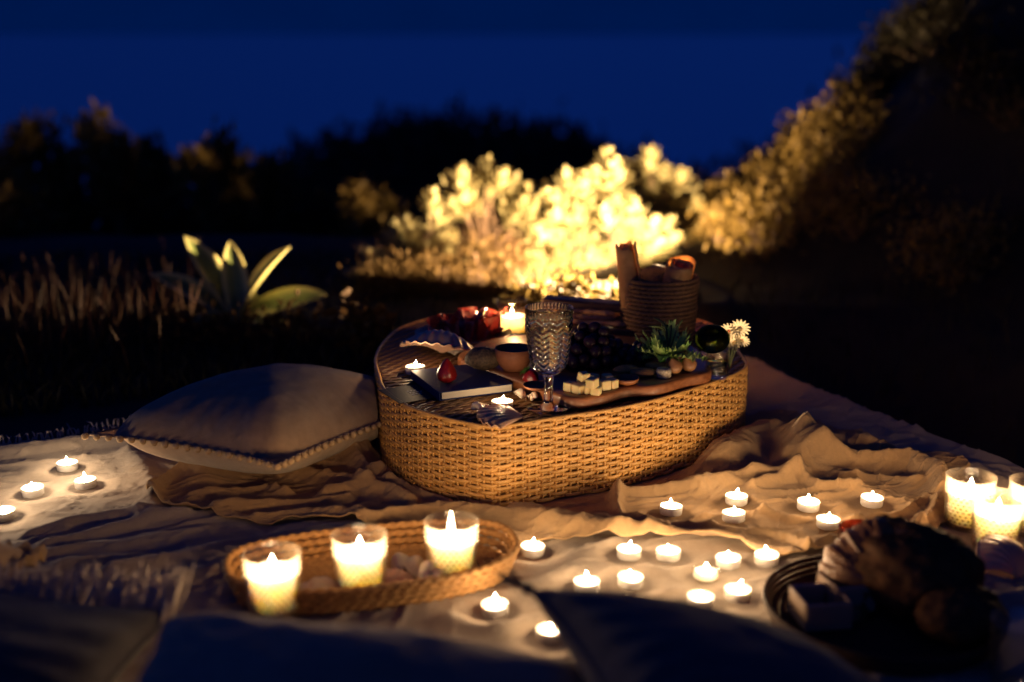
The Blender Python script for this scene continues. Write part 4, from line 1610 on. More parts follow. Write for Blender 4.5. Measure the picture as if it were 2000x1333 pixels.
def cushion(name, label, w, d, h, loc, rot, matl, seed, pom=0, fringe_edges=(), ruffle=0.0, tassel=False, puff=.42, dome=False):
    t = thing(name, label, 'cushion', loc, rot)
    v, f, XY = cushion_vf(w, d, h, seed=seed, puff=puff, dome=dome)
    b = obj('cover', (v, f), matl, t)
    s = seam_pts(XY, 240)
    obj('piping', tube(np.concatenate([s, np.zeros((240, 1))], 1), .0028, 6, True, up=(0, 0, 1)), matl, t)
    if pom:
        pm = to_mesh('pompom', *sphere(8, 6, .0062, 1, 1, 1), True, [M['pompom']])
        for q in seam_pts(XY, pom):
            o = q / (np.linalg.norm(q) + 1e-9) * .009
            obj('pompom', pm, None, t, (q[0] + o[0], q[1] + o[1], -.002), (random.uniform(0, 3), 0, 0), (1, 1, random.uniform(.8, 1.25)))
    if fringe_edges:
        mb = MB()
        s = seam_pts(XY, 900)
        for q in s:
            ax = q / np.array([w / 2, d / 2])
            for e in fringe_edges:
                if (e == 'y+' and ax[1] > .86) or (e == 'x-' and ax[0] < -.86) or (e == 'x+' and ax[0] > .86) or (e == 'y-' and ax[1] < -.86):
                    dr = {'y+': (0, 1), 'y-': (0, -1), 'x-': (-1, 0), 'x+': (1, 0)}[e]
                    ln = .070 * random.uniform(.7, 1.1)
                    jx, jy = random.uniform(-.006, .006), random.uniform(-.006, .006)
                    for _ in range(2):
                        pts = [(q[0], q[1], 0), (q[0] + dr[0] * ln * .5 + jx, q[1] + dr[1] * ln * .4 + jy, random.uniform(.010, .022)),
                               (q[0] + dr[0] * ln + jx * 2, q[1] + dr[1] * ln * .7 + jy * 2, random.uniform(.022, .045))]
                        mb.add(tube(pts, [.0017, .0015, .0008], 4))
        fo = obj('fringe', mb.out(), M['fringe'], t)
        fo['kind'] = 'stuff'
    if ruffle > 0:
        s = seam_pts(XY, 700)
        nrm_ = s / (np.linalg.norm(s, axis=1)[:, None] + 1e-9)
        k = np.arange(700)
        z = ruffle * .5 * np.sin(k * .45 + 2 * vn(k * .05, k * 0, 3))
        out_ = s + nrm_ * ruffle * (1 + .15 * np.sin(k * .23))[:, None]
        vv = np.concatenate([np.concatenate([s, np.zeros((700, 1))], 1), np.concatenate([(s + out_) / 2, (z * .6)[:, None]], 1), np.concatenate([out_, z[:, None]], 1)])
        obj('ruffle', (vv, grid_faces(700, 3, True)), M['pompom'], t)
    if tassel:
        for cx, cy_ in ((-1, 1), (1, 1), (-1, -1), (1, -1)):
            mb = MB()
            c0 = Vector((cx * w / 2 * .99, cy_ * d / 2 * .99, 0))
            dr = Vector((cx, cy_, 0)).normalized()
            mb.add(sphere(8, 6, .007), Matrix.Translation(c0 + dr * .006))
            for _ in range(18):
                e = c0 + dr * .040 + Vector((random.uniform(-.010, .010), random.uniform(-.010, .010), random.uniform(-.010, .010)))
                mb.add(tube([tuple(c0 + dr * .006), tuple((c0 + e) / 2 + dr * .006), tuple(e)], .0012, 4))
            obj('tassel', mb.out(), M['cushion_dark'], t)
    return t


# pompom cushion beside the table, squashed where it meets the wicker side
pomc = cushion('pompom_cushion', 'plump mauve grey cushion with tan pompom trim leaning against the wicker table', .40, .53, .178,
               (-.445, 2.190, .094), (R(-5.1), R(-0.9), R(-25.3)), M['cushion'], 3, pom=84, dome=True)
mw = Matrix.LocRotScale(Vector(pomc.location), pomc.rotation_euler, None)
mi = mw.inverted()
GROW = TABLE + TNORM * 0.007
for ch in pomc.children:
    if ch.name.startswith('pompom'):
        q = mw @ ch.location
        if inside(GROW, q.x, q.y):
            k = int(np.argmin(((GROW - np.array([q.x, q.y])) ** 2).sum(1)))
            ch.location = mi @ Vector((GROW[k][0], GROW[k][1], q.z))
        continue
    vs_ = np.array([tuple(mw @ v.co) for v in ch.data.vertices])
    ins_ = inside(GROW, vs_[:, 0], vs_[:, 1])
    for k in np.where(ins_)[0]:
        e = int(np.argmin(((GROW - vs_[k, :2]) ** 2).sum(1)))
        ch.data.vertices[k].co = mi @ Vector((GROW[e][0], GROW[e][1], vs_[k, 2]))
    ch.data.update()
cushion('ruffled_cushion', 'tan cushion with ruffled edge on the blanket beside the tealights', .32, .32, .14,
        (-.885, 1.513, .073), (R(-.2), R(1.4), R(-13.3)), M['cushion_pale'], 5, ruffle=.026)
cushion('fringed_cushion', 'dark cushion with a frayed pale fringe along its upper edge', .52, .40, .15,
        (-.70, 1.215, .077), (R(7.5), R(.1), R(-7.6)), M['cushion_dark'], 8, fringe_edges=('y+',))
cushion('linen_cushion', 'pale linen cushion in front of the rope tray, its top edge catching candlelight', .52, .42, .17,
        (-.175, 1.078, .087), (R(5.5), R(4.1), R(-6.5)), M['cushion_pale'], 12, puff=.36)
cushion('tasselled_cushion', 'dark navy grey cushion with tasselled corners in front of the tealights', .441, .398, .149,
        (.267, 1.154, .094), (R(-.7), R(21.8), R(13.5)), M['cushion_dark'], 15, tassel=True, puff=.45)

# ================================================================== PASTRY TRAY
pc = U(1722, 1192, .03)
ptray = thing('pastry_tray', 'round dark woven tray piled with croissants', 'tray', (pc.x, pc.y, B0 + .004))
rt = .158
for j in range(4):
    a = np.linspace(0, 2 * PI, 160, endpoint=False)
    rr = rt * (.94 + .06 * j / 3)
    P3 = np.stack([rr * np.cos(a), rr * np.sin(a), np.full(160, .004 + j * .0072)], 1)
    obj('rope_coil', rope_ring(P3, .0048, .008, 3), M['tray_dark'], ptray)
for j in range(14):
    a = np.linspace(0, 2 * PI, 100, endpoint=False)
    rr = rt * .93 * (1 - (j + .5) / 14.2)
    P3 = np.stack([rr * np.cos(a), rr * np.sin(a), np.full(100, .004)], 1)
    obj('rope_coil', rope_ring(P3, .0064, .012, 3, 7), M['tray_dark'], ptray)


def croissant(loc, rot, size, label):
    n, mm = 130, 22
    t = np.linspace(-1, 1, n)
    ang = t * 1.25
    Pc = np.stack([size * 1.0 * np.sin(ang), size * (np.cos(ang) - 1) * 1.0, np.zeros(n)], 1)
    seg = (np.abs(t) * 3.5) % 1
    rad = size * (.50 * (1 - np.abs(t) ** 1.8) ** .75 + .05) * (1.04 - .11 * seg ** 1.2)
    v, f = tube(Pc, rad, mm, up=(0, 0, 1))
    v[:, 2] *= .86
    v += (.07 * size * fbm(v[:, 0] * 120, v[:, 1] * 80 + v[:, 2] * 90, 4, 6))[:, None] * np.array([.6, .6, 1])
    o = obj('croissant', (v, f), M['croissant'], None, loc, rot)
    return tag(o, label, 'croissant', 'croissants on the dark tray')


pz = B0 + .010
croissant((pc.x - .030, pc.y + .040, pz + .050), (R(14), R(-58), R(24)), .086, 'golden croissant standing on end beside the dark loaf')


def loaf(loc, rot, size, label, seed, name='crusty_loaf'):
    v, f = sphere(64, 40, 1, *size)
    q_ = v / np.array(size)
    d_ = 1 + .16 * fbm(q_[:, 0] * 2.3 + seed, q_[:, 1] * 2.3 + q_[:, 2] * 1.7, 3, seed) + .06 * fbm(q_[:, 0] * 9, q_[:, 1] * 9 + q_[:, 2] * 8, 3, seed + 2)
    d_ -= .10 * np.exp(-((q_[:, 0] * .5 + q_[:, 1] - .1) / .10) ** 2) * (q_[:, 2] > 0)
    o = obj(name, (v * d_[:, None], f), M['loaf'], None, loc, rot)
    return tag(o, label, 'bread', 'breads on the dark tray')


loaf((pc.x + .045, pc.y + .020, pz + .060), (R(4), R(6), R(-18)), (.095, .070, .066), 'big dark rough crusted loaf heaped on the round tray', 4)
loaf((pc.x + .095, pc.y + .055, pz + .040), (R(0), R(10), R(-40)), (.060, .048, .044), 'smaller dark loaf leaning at the tray rim by the candle glasses', 8)
loaf((pc.x + .030, pc.y + .085, pz + .062), (R(10), R(0), R(30)), (.050, .036, .048), 'knobbly dark roll behind the big loaf', 11)
loaf((pc.x + .085, pc.y - .060, pz + .036), (R(0), R(0), R(12)), (.062, .045, .036), 'flat dark roll in front of the big loaf', 15)

# cream ceramic dishes on the tray
def square_dish(loc, rz, s, h, label):
    t = thing('square_dish', label, 'dish', loc, (0, 0, rz))
    w = .005
    obj('dish_base', box(s, s, .005, .001), M['ceramic'], t, smooth=False)
    for k in range(4):
        a = k * PI / 2
        obj('dish_side', box(s - 2 * w if k % 2 else s, w, h, .0016), M['ceramic'], t, ((s / 2 - w / 2) * math.sin(a), (s / 2 - w / 2) * math.cos(a), .004), (0, 0, -a), smooth=False)
    return t


square_dish(U(1600, 1210, B0 + .016), R(8), .066, .034, 'square cream ceramic dish on the pastry tray, in front of its twin')
square_dish(U(1650, 1180, B0 + .02), R(14), .060, .036, 'square cream ceramic dish tucked behind beside the golden croissant')


def tumbler(loc, r0, r1, h, matl, label, rows, cols):
    t = thing('glass_tumbler', label, 'glass', loc)
    set_dots(obj('glass', hobnail(r0, r1, h, rows, cols, .006, .0012), matl, t))
    return t


tumbler(U(1680, 1104, B0 + .002), .032, .036, .060, M['glass_red'], 'rose tinted glass tumbler behind the golden croissant', 6, 20)
tumbler(U(1990, 1340, B0 + .002), .034, .040, .088, M['glass_dotted'], 'clear dotted glass tumbler between the pastry tray and the tasselled cushion', 9, 20)

# ================================================================== VEGETATION
def leaf_vf(ln, w, curl=.15, n=5, tipw=.25, cup=.12):
    """paddle leaf along +x"""
    v = []
    for i in range(n + 1):
        t = i / n
        ww = w * (.25 + .75 * math.sin(PI * min(1, .18 + t * .62)) ** 1.3) * (1 if i < n else tipw)
        z = curl * ln * t * t
        v += [(ln * t, -ww / 2, z + cup * ww), (ln * t, 0, z), (ln * t, ww / 2, z + cup * ww)]
    return np.array(v), grid_faces(3, n + 1)


def rosette(seed, nleaf=18, ln=.06, w=.020, openness=1.0):
    rnd = random.Random(seed)
    mb = MB()
    for k in range(nleaf):
        t = k / nleaf
        az = k * 2.399 + rnd.uniform(-.2, .2)
        el = (.15 + 1.25 * t) * openness + rnd.uniform(-.12, .12)
        l_ = ln * rnd.uniform(.8, 1.15) * (1.0 - .25 * t)
        mb.add(leaf_vf(l_, w * rnd.uniform(.85, 1.15), rnd.uniform(-.05, .25), 5),
               TRS((0, 0, -.045 * (1 - t)), (0, 0, az)) @ TRS((0, 0, 0), (0, -el, 0)))
    return mb.out()


ROS = [to_mesh('leaf_rosette', *rosette(k, 26, .060, .017, 1.0), True, [M['bush_leaf']]) for k in range(5)]


def bush(name, label, base, tips, group, scale=1.0, mats=None, spread=.35, seed=1):
    """a shrub with a forked stem to each rosette; tips are world points"""
    rnd = random.Random(seed)
    t = thing(name, label, 'shrub', base, group=group)
    b = Vector(base)
    mb = MB()
    for q in tips:
        q = Vector(q) - b
        mid = Vector((q.x * .45 + rnd.uniform(-.03, .03), q.y * .45 + rnd.uniform(-.03, .03), q.z * .55))
        mb.add(tube(catmull([(rnd.uniform(-.02, .02), rnd.uniform(-.02, .02), -.01), tuple(mid), tuple(q)], 8), np.linspace(.006, .0025, 8), 5))
        dirn = Vector((q.x - mid.x, q.y - mid.y, (q.z - mid.z) * 1.2))
        dirn += Vector((rnd.uniform(-.2, .2), rnd.uniform(-.2, .2), .1)) * dirn.length
        e = dirn.to_track_quat('Z', 'Y').to_euler()
        e.rotate_axis('Z', rnd.uniform(0, 6))
        s = scale * rnd.uniform(.85, 1.15)
        obj('leaf_rosette', rnd.choice(ROS), None, t, q, e, (s, s, s))
    obj('stem', mb.out(), M['bark'], t)
    return t


def tips_from_px(pts, y, jy=.12, extra=0, jit=12, seed=0):
    rnd = random.Random(seed)
    out = []
    for px, py in pts:
        out.append(D(px, py, y + rnd.uniform(-jy, jy)))
        for _ in range(extra):
            out.append(D(px + rnd.gauss(0, jit), py + abs(rnd.gauss(0, jit * 1.6)), y + rnd.uniform(-jy, jy * 1.5)))
    return out


GB = 'silver leaved shrubs lit by the ground flame behind the table'
Yb = 4.35


def gz(x, y):
    return float(ground_h(np.array([x]), np.array([y]))[0])


def gp(px, y):
    x = (px - 1000) / FPX * y * 1.03
    return (x, y, gz(x, y))


bush('silver_shrub', 'brightly lit shrub nearest the agave, with small finger leaved heads', gp(790, 4.1),
     tips_from_px([(740, 520), (735, 560), (760, 545), (745, 600), (722, 500), (775, 580), (760, 620), (800, 560), (830, 575)], 4.1, .08 , 2, 20, 3), GB, 1.0, seed=3)
bush('silver_shrub', 'brightly lit shrub with a wide round head of pale finger leaves', gp(830, Yb),
     tips_from_px([(780, 450), (800, 480), (760, 470), (845, 390), (850, 430), (880, 470), (905, 500), (930, 490), (860, 505), (830, 490), (800, 440), (820, 520)], Yb, .1, 1, 18, 4), GB, 1.2, seed=4)
bush('silver_shrub', 'brightly lit arching shrub, tallest of those over the ham plate', gp(950, Yb + .1),
     tips_from_px([(880, 360), (900, 345), (930, 340), (955, 335), (980, 350), (1005, 360), (1030, 375), (1040, 400), (890, 400), (910, 380), (1010, 400), (1050, 440), (1060, 470), (1045, 500), (990, 390)],
                  Yb + .1, .1, 1, 18, 5), GB, 1.2, seed=5)
bush('silver_shrub', 'glaring pale shrub between the arching shrub and the rolled flatbreads', gp(1130, Yb),
     tips_from_px([(1080, 380), (1110, 355), (1140, 365), (1120, 400), (1090, 420), (1150, 400), (1060, 460), (1050, 500), (1140, 470), (1100, 500), (1150, 530), (1110, 545)], Yb, .1, 2, 20, 6), GB, 1.3, seed=6)
bush('silver_shrub', 'tallest glaring pale shrub straight behind the rolled flatbreads', gp(1210, Yb),
     tips_from_px([(1190, 310), (1175, 340), (1205, 335), (1200, 370), (1220, 400), (1218, 440), (1185, 420), (1240, 440), (1270, 440), (1300, 440), (1310, 470), (1280, 480), (1200, 480), (1170, 500), (1250, 500)],
                  Yb, .1, 1, 18, 7), GB, 1.3, seed=7)
bush('silver_shrub', 'golden lit shrub between the rolled flatbreads and the bank', gp(1290, 4.9),
     tips_from_px([(1240, 330), (1270, 310), (1300, 340), (1330, 350), (1260, 370), (1300, 390), (1340, 400), (1320, 430), (1360, 450), (1250, 410), (1350, 380), (1280, 420)], 4.9, .15, 2, 20, 8), GB, 1.3, seed=8)


# ---- bushier masses with a joined crown
def clump_crown(pts, leaf_n, ln, w, rnd, spread):
    """leaves around each point, as arrays"""
    base, bf = leaf_vf(ln, w, .15, 2)
    V, F, n = [], [], 0
    for p in pts:
        for _ in range(leaf_n):
            az, el = rnd.uniform(0, 6.283), rnd.uniform(-.5, 1.4)
            s = rnd.uniform(.7, 1.25)
            off = np.array([rnd.gauss(0, spread), rnd.gauss(0, spread), rnd.gauss(0, spread)])
            m_ = np.array((Matrix.Rotation(az, 3, 'Z') @ Matrix.Rotation(-el, 3, 'Y') @ Matrix.Rotation(rnd.uniform(-1, 1), 3, 'X')))
            V.append(base @ (m_.T * s) + off + p)
            F.extend([[i + n for i in q] for q in bf])
            n += len(base)
    return np.concatenate(V), F


def shrub(name, label, base, size, group, matl, seed, n_cl=26, leaf_n=26, ln=.05, w=.018, spread=.05, lean=(0, 0)):
    rnd = random.Random(seed)
    t = thing(name, label, 'shrub', base, group=group)
    pts, mb = [], MB()
    for k in range(n_cl):
        a = rnd.uniform(0, 6.283)
        u_ = rnd.random() ** .6
        zz = rnd.uniform(.25, 1.0)
        rr = math.sqrt(max(0, 1 - (zz * .95) ** 2.2)) * u_
        p = np.array([size[0] * rr * math.cos(a) + lean[0] * zz, size[1] * rr * math.sin(a) + lean[1] * zz, size[2] * zz])
        pts.append(p)
        if k % 2 == 0:
            mb.add(tube(catmull([(rnd.uniform(-.02, .02), rnd.uniform(-.02, .02), -.03), tuple(p * [.5, .5, .6]), tuple(p)], 6), np.linspace(.011, .003, 6), 5))
    c_ = obj('crown', clump_crown(pts, leaf_n, ln, w, rnd, spread), matl, t, smooth=False)
    obj('trunk', mb.out(), M['bark'], t)
    return t


# dim shrubs on the far side of the grass: upright pale-tipped branches
GD = 'dim upright shrubs beyond the grass'


def spire(name, label, cols, y, matl, seed, group):
    rnd = random.Random(seed)
    lowest = max(p[1] for c_ in cols for p in c_)
    bx_ = sum(p[0] for c_ in cols for p in c_) / sum(len(c_) for c_ in cols)
    b = D(bx_, lowest, y)
    b.z = gz(b.x, y) - .05
    t = thing(name, label, 'shrub', b, group=group)
    pts, mb = [], MB()
    for c_ in cols:
        q = [D(px, py, y + rnd.uniform(-.15, .15)) - b for px, py in c_]
        line = catmull([(0, 0, 0)] + [tuple(k) for k in reversed(q)], 14)
        mb.add(tube(line, np.linspace(.022, .006, 14), 5))
        for k in q:
            for _ in range(3):
                pts.append(np.array(k) + np.array([rnd.gauss(0, .035), rnd.gauss(0, .05), rnd.gauss(0, .035)]))
        for k in line[4:]:
            pts.append(k + np.array([rnd.gauss(0, .05), rnd.gauss(0, .06), rnd.gauss(0, .05)]))
    obj('crown', clump_crown(pts, 34, .062, .022, rnd, .035), matl, t, smooth=False)
    obj('trunk', mb.out(), M['bark'], t)
    return t


Yd = 6.4
spire('upright_shrub', 'dim upright shrub with one small reddish tip against the sea', [[(75, 268), (70, 300), (60, 330)], [(20, 320), (25, 350)], [(120, 340), (110, 370)]], Yd, M['bush_leaf2'], 21, GD)
spire('upright_shrub', 'dim upright shrub with the tallest leaning branch over the grass',
      [[(175, 268), (185, 300), (200, 330), (215, 360), (240, 390)], [(235, 310), (230, 340)], [(255, 360), (265, 390), (270, 410)]], Yd, M['bush_leaf2'], 22, GD)
spire('upright_shrub', 'dim upright shrub with a single rounded knob of leaves', [[(290, 305), (290, 330), (300, 350)], [(325, 350), (320, 370)]], Yd + .3, M['bush_leaf2'], 23, GD)
spire('upright_shrub', 'dim upright shrub with twin forked tips above the agave', [[(430, 300), (415, 330), (420, 360)], [(385, 330), (390, 360)], [(470, 335), (460, 365), (450, 400), (440, 440)]], Yd - .3, M['bush_leaf2'], 24, GD)
spire('upright_shrub', 'dim rounded shrub with a bent tip between agave and headland', [[(520, 350), (540, 370), (550, 390)], [(500, 360), (520, 390)]], Yd, M['bush_leaf2'], 25, GD)
spire('upright_shrub', 'dim low shrub tip, lowest of those over the reddish grass', [[(5, 400), (15, 425), (10, 450)], [(35, 420), (30, 450)]], Yd - .9, M['bush_leaf2'], 26, GD)
spire('upright_shrub', 'faint small shrub tip between agave and the lit shrubs', [[(720, 410), (715, 430), (725, 450)]], 5.2, M['bush_leaf2'], 27, GD)
for k, (px, py, y) in enumerate(((60, 420, 6.9), (170, 430, 6.8), (300, 430, 6.9), (420, 430, 6.7), (530, 440, 6.9), (640, 440, 7.2), (-40, 400, 6.8))):
    tp_ = D(px, py - 40, y)
    g0 = gz(tp_.x, y)
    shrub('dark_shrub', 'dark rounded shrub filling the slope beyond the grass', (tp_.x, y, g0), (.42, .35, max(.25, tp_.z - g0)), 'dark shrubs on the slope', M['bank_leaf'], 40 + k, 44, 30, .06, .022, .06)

# the bank: shrubs along its face
GK = 'shrubs on the climbing bank'
rnd = random.Random(77)
bank_spots = []
for k in range(4000):
    if len(bank_spots) >= 95:
        break
    y = rnd.uniform(2.6, 7.0)
    x = rnd.uniform(.55, 3.4)
    if bank_h(np.array([x]), np.array([y]))[0] < .02 and y < 4.5:
        continue
    px = 1000 + x / (y * 1.02) * FPX
    if px < 1330 or px > 2150:
        continue
    if all((x - a) ** 2 + (y - b) ** 2 > .062 for a, b in bank_spots):
        bank_spots.append((x, y))
for k, (x, y) in enumerate(bank_spots):
    z = gz(x, y)
    h = rnd.uniform(.13, .24)
    lit = (x < 1.5)  # leaf colour carries light and shade: paler near the flame, darker beyond
    shrub('bank_shrub', 'low shrub on the bank edge facing the bright bushes, leaf colour lightened as lit' if lit else 'low shrub on the steep bank, leaf colour darkened as shade', (x, y, z - .02), (rnd.uniform(.17, .26), rnd.uniform(.17, .26), h), GK,
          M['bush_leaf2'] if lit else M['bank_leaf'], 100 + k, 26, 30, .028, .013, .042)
# pink flower heads at the bank's foot
pf = thing('pink_flower_plant', 'small plant with pale pink flower heads at the foot of the bank', 'plant', gp(1485, 4.2))
for k in range(9):
    q = D(1485 + random.gauss(0, 22), 545 + random.gauss(0, 14), 4.2 + random.uniform(-.08, .08)) - Vector(pf.location)
    obj('flower_stem', tube(catmull([(random.uniform(-.02, .02), 0, 0), tuple(q * .5), tuple(q)], 6), .0015, 4), M['stem'], pf)
    mb = MB()
    for j in range(9):
        mb.add(leaf_vf(.018, .009, .1, 2), Matrix.Translation(q) @ TRS((0, 0, 0), (0, -.5, j * .7)))
    obj('flower_head', mb.out(), M['pink'], pf)

# ---- agave
m, N, L = new_mat('agave_leaf')
o_ = N.new('ShaderNodeOutputMaterial')
p_ = N.new('ShaderNodeBsdfPrincipled')
at = N.new('ShaderNodeAttribute')
at.attribute_name = 'margin'
rp = N.new('ShaderNodeValToRGB')
rp.color_ramp.elements[0].position = .45
rp.color_ramp.elements[0].color = (.15, .185, .06, 1)
rp.color_ramp.elements[1].position = .92
rp.color_ramp.elements[1].color = (.62, .54, .22, 1)
L.new(at.outputs['Fac'], rp.inputs[0])
L.new(rp.outputs[0], p_.inputs['Base Color'])
p_.inputs['Roughness'].default_value = .42
tr = N.new('ShaderNodeBsdfTranslucent')
L.new(rp.outputs[0], tr.inputs[0])
mx = N.new('ShaderNodeMixShader')
mx.inputs[0].default_value = .25
L.new(p_.outputs[0], mx.inputs[1])
L.new(tr.outputs[0], mx.inputs[2])
L.new(mx.outputs[0], o_.inputs[0])
M['agave'] = m


def agave_leaf(ln, w, el, curl, cup=.30, roll=0.0):
    n, c = 22, 11
    v, mg = [], []
    x = z = 0
    for i in range(n + 1):
        t = i / n
        e = el + curl * t
        if i:
            x += ln / n * math.cos(e)
            z += ln / n * math.sin(e)
        ww = w * (.42 + .58 * math.sin(PI * min(1, .12 + t * .62))) * (1 - t ** 5) + .002
        for j in range(c):
            s = j / (c - 1) * 2 - 1
            up_ = cup * ww * .5 * s * s
            v.append((x - up_ * math.sin(e), s * ww / 2, z + up_ * math.cos(e)))
            mg.append(max(abs(s), t ** 6))
    v = np.array(v) @ np.array(Matrix.Rotation(roll, 3, Vector((math.cos(el), 0, math.sin(el))))).T
    return v, grid_faces(c, n + 1), mg


ag_p = D(470, 650, 3.48)
ag = thing('agave', 'pale edged agave rosette in the grass beyond the pompom cushion', 'plant', (ag_p.x, ag_p.y, gz(ag_p.x, ag_p.y) + .0))
tips = [((296, 552), .058), ((350, 478), .060), ((396, 515), .050), ((438, 483), .052), ((557, 500), .085), ((626, 592), .075), ((545, 640), .05), ((380, 640), .05),
        ((480, 560), .06), ((505, 640), .055)]
b_px = (468, 655)
for k, ((tx, ty), w) in enumerate(tips):
    y_off = [-.03, .03, .08, .06, -.05, -.06, -.12, -.10, .12, -.14][k]
    tip = D(tx, ty, ag_p.y + y_off) - Vector(ag.location)
    hor = math.hypot(tip.x, tip.y)
    ln = tip.length * 1.06
    el = math.atan2(tip.z, hor)
    az = math.atan2(tip.y, tip.x)
    v, f, mg = agave_leaf(ln, w * 1.45, el + .22, -.42, roll=.55 * math.cos(az))
    o = obj('leaf', (v, f), M['agave'], ag, (0, 0, .005), (0, 0, az))
    at_ = o.data.attributes.new('margin', 'FLOAT', 'POINT')
    at_.data.foreach_set('value', mg)
    md = o.modifiers.new('thickness', 'SOLIDIFY')
    md.thickness = .003


# ---- grasses and ground cover (uncountable)
def blades(n, region, hmin, hmax, w, lean, matl, name, label, seed, clump=None):
    r_ = np.random.default_rng(seed)
    xs, ys = region(r_, n)
    zs = ground_h(xs, ys)
    h = r_.uniform(hmin, hmax, n)
    az = r_.uniform(0, 2 * PI, n)
    ln_ = r_.normal(0, lean, (n, 2))
    wv = w * r_.uniform(.6, 1.3, n)
    cx, cy_ = np.cos(az) * wv / 2, np.sin(az) * wv / 2
    V = np.zeros((n, 5, 3))
    V[:, 0] = np.stack([xs - cx, ys - cy_, zs - .01], 1)
    V[:, 1] = np.stack([xs + cx, ys + cy_, zs - .01], 1)
    mx_, my_ = xs + ln_[:, 0] * h * .35, ys + ln_[:, 1] * h * .35
    V[:, 2] = np.stack([mx_ + cx * .8, my_ + cy_ * .8, zs + h * .55], 1)
    V[:, 3] = np.stack([mx_ - cx * .8, my_ - cy_ * .8, zs + h * .55], 1)
    V[:, 4] = np.stack([xs + ln_[:, 0] * h, ys + ln_[:, 1] * h, zs + h], 1)
    f = []
    for i in range(n):
        k = i * 5
        f += [(k, k + 1, k + 2, k + 3), (k + 3, k + 2, k + 4)]
    o = obj(name, (V.reshape(-1, 3), f), matl, smooth=False)
    return tag(o, label, 'grass', kind='stuff')


def not_blanket(xs, ys):
    d = (xs - BC[0]) * -bv[0] + (ys - BC[1]) * -bv[1]
    return d > .05


def reg_red(r_, n):
    x = r_.normal(-1.22, .20, n * 3)
    y = r_.normal(3.35, .22, n * 3)
    k = not_blanket(x, y) & (x < -.86)
    return x[k][:n], y[k][:n]


def reg_fit(fn):
    def g(r_, n):
        X, Y = np.zeros(0), np.zeros(0)
        while len(X) < n:
            x, y = fn(r_, n)
            X, Y = np.concatenate([X, x]), np.concatenate([Y, y])
        return X[:n], Y[:n]
    return g


blades(800, reg_fit(reg_red), .04, .18, .0045, .16, M['red_grass'], 'grass', 'reddish upright grass beside the agave', 5)


def reg_dry(r_, n):
    x = r_.uniform(-.50, .10, n)
    y = r_.uniform(3.95, 4.6, n)
    k = np.hypot(x - .36, y - 3.5) > .45
    return x[k], y[k]


blades(900, reg_fit(reg_dry), .04, .16, .0035, .28, M['dry'], 'grass', 'dry brown grass under the lit shrubs', 6)


def reg_low(r_, n):
    x = r_.uniform(-2.6, .9, n)
    y = r_.uniform(2.9, 4.6, n)
    k = not_blanket(x, y) & (np.hypot(x - .36, y - 3.5) > .5)
    return x[k], y[k]


blades(1200, reg_fit(reg_low), .01, .05, .005, .4, M['cover'], 'grass', 'short dark ground cover around the blanket', 8)


def reg_dense(r_, n):
    x = r_.uniform(-2.6, .15, n)
    y = r_.uniform(2.4, 4.5, n)
    k = not_blanket(x, y) & (np.hypot(x - .36, y - 3.5) > .13) & ~((np.abs(y - 3.6) < .16) & (x > -.75) & (r_.random(n) < .6))
    return x[k], y[k]


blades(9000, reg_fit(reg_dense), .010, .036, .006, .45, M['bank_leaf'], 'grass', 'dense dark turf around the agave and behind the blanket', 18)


def reg_edge(r_, n):
    x = r_.uniform(-2.2, -.25, n)
    y = r_.uniform(2.3, 3.2, n)
    k = not_blanket(x, y)
    return x[k], y[k]


blades(6000, reg_fit(reg_edge), .02, .06, .006, .45, M['bank_leaf'], 'grass', 'dark turf fringing the blanket beyond the pompom cushion', 28)


def reg_right(r_, n):
    x = r_.uniform(.5, 2.6, n)
    y = r_.uniform(1.2, 4.0, n)
    d = (x - BC[0]) * -bu[0] + (y - BC[1]) * -bu[1]
    k = d > .35
    return x[k], y[k]


blades(2500, reg_fit(reg_right), .02, .07, .005, .4, M['bank_leaf'], 'grass', 'dark grass on the bank beside the blanket', 9)
# leafy sprigs at the agave foot
r2 = random.Random(5)
sp = thing('leafy_groundcover', 'low small leaved plant spreading at the foot of the agave', 'plant', (ag_p.x + .12, ag_p.y - .34, -.01))
pts = [np.array([r2.uniform(-.26, .16), r2.uniform(-.10, .14), abs(r2.gauss(.02, .02))]) for _ in range(60)]
obj('foliage', clump_crown(pts, 16, .020, .013, r2, .022), M['cover'], sp, smooth=False)['kind'] = 'stuff'
sp2 = thing('leafy_groundcover', 'round leaved plant glowing beside the table behind the pompom cushion', 'plant', (-.37, 3.0, 0))
pts = [np.array([r2.uniform(-.05, .06), r2.uniform(-.05, .08), abs(r2.gauss(.05, .035))]) for _ in range(14)]
obj('foliage', clump_crown(pts, 7, .034, .030, r2, .02), M['cover'], sp2, smooth=False)['kind'] = 'stuff'

# stones added behind the table to block light of the garden candle
def stone(p, s, label, seed, rot=0, matl=None):
    v, f = sphere(26, 16, 1, s[0], s[1], s[2])
    d = 1 + .11 * fbm(v[:, 0] / s[0] * 1.6 + seed, v[:, 1] / s[1] * 1.6 + v[:, 2] / s[2], 3, seed)
    o = obj('blocker', (v * d[:, None], f), matl or M['stone'], None, p, (0, 0, rot))
    return tag(o, label, 'rock')



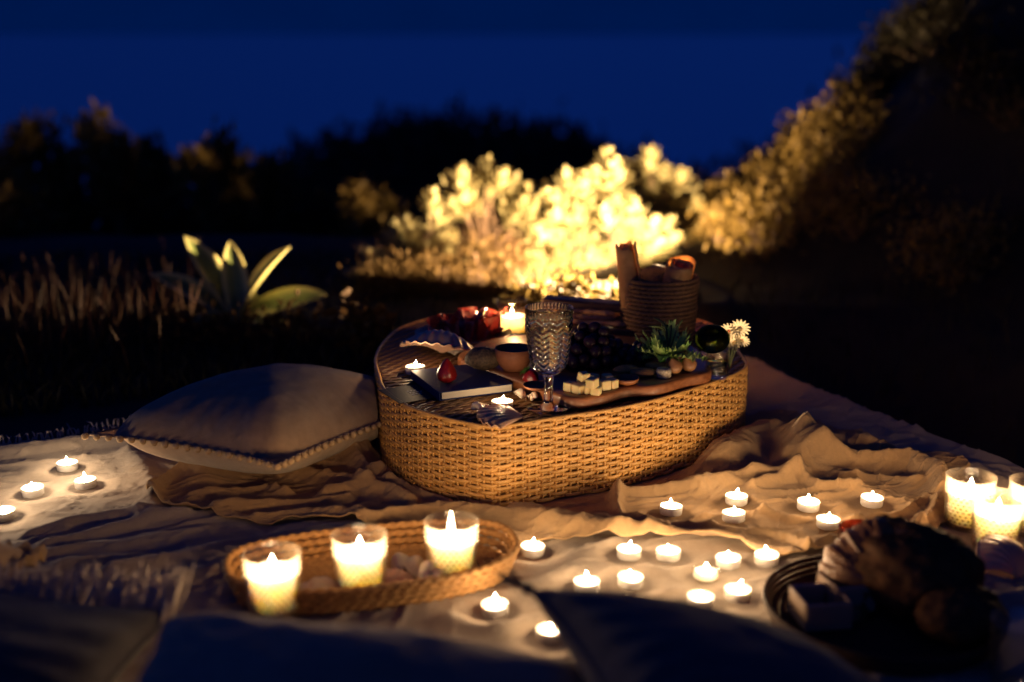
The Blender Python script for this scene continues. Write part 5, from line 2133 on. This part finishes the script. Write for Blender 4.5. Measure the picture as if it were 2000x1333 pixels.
for k, (px, y_, h_, lb) in enumerate(((735, 3.78, .09, 'twiggy brown bush closest to the agave, below the lit shrubs'), (800, 3.84, .11, 'twiggy brown bush second from the agave, below the lit shrubs'),
                                      (870, 3.82, .12, 'twiggy brown bush behind the ham plate'), (940, 3.86, .16, 'twiggy brown bush behind the candle jar'), (1010, 3.84, .13, 'twiggy brown bush behind the goblet'))):
    b_ = gp(px, y_)
    shrub('twiggy_bush', lb, (b_[0], b_[1], b_[2] - .02), (.11, .09, h_), 'twiggy bushes below the lit shrubs', M['twig_leaf'], 330 + k, 34, 26, .020, .006, .026)
for k, (x_, y_, h_, lb) in enumerate(((.05, 3.25, .15, 'small leafy plant glowing behind the candle jar and ham plate'), (.17, 3.19, .16, 'small leafy plant glowing behind the breadsticks'),
                                      (.25, 3.14, .14, 'small leafy plant tucked behind the rope basket'))):
    shrub('leafy_plant', lb, (x_, y_, gz(x_, y_) - .01), (.085, .05, h_), 'leafy plants behind the table', M['glow_leaf'], 300 + k, 26, 18, .026, .012, .022)

# ================================================================== THE GROUND FLAME BEHIND THE TABLE
LX, LY = .36, 3.50
lg = gz(LX, LY)
gl = thing('garden_candle', 'strong garden candle standing on the ground behind the table and basket', 'candle', (LX, LY, lg))
obj('dish', lathe([(.022, 0), (.030, .002), (.034, .018), (.032, .018), (.027, .004), (.001, .004)], 32), M['terracotta'], gl)
obj('wax', lathe([(.001, .004), (.028, .005), (.0305, .014), (.010, .0135), (.001, .0135)], 32), M['wax'], gl)
obj('wick', tube([(0, 0, .012), (0, 0, .022)], .002, 6), M['wick'], gl)
obj('flame', flame_vf(.075, .012), M['flame'], gl, (0, 0, .018))
add_light(gl, .085, P_GARDEN, .014, 'garden_light').data.color = (1.0, 0.69, 0.37)
stone((LX + .094, LY + .047, lg + .055), (.066, .063, .098), 'dark rounded stone added beside the garden candle to shade the bank', 9, .5, M['soil'])
stone((LX + .085, LY - .120, lg + .040), (.080, .085, .090), 'dark boulder added between the garden candle and the table to stop its light', 12, .1, M['soil'])
stone((LX + .140, LY - .020, lg + .040), (.052, .058, .090), 'dark stone added between two others to block the garden candle', 14, .3, M['soil'])

# ================================================================== HEADLAND SCRUB (a far mass) 
r3 = np.random.default_rng(9)
rnd = random.Random(19)
pts = []
for _ in range(760):
    x = r3.uniform(-13, 9)
    y = r3.uniform(23, 33)
    z = gz(x, y)
    pts.append(np.array([x, y, z + r3.uniform(.0, .35)]))
o = obj('headland_scrub', clump_crown(pts, 22, .30, .13, rnd, .26), M['hill'], smooth=False)
tag(o, 'dark scrub covering the low headland above the sea', 'scrub', kind='stuff')
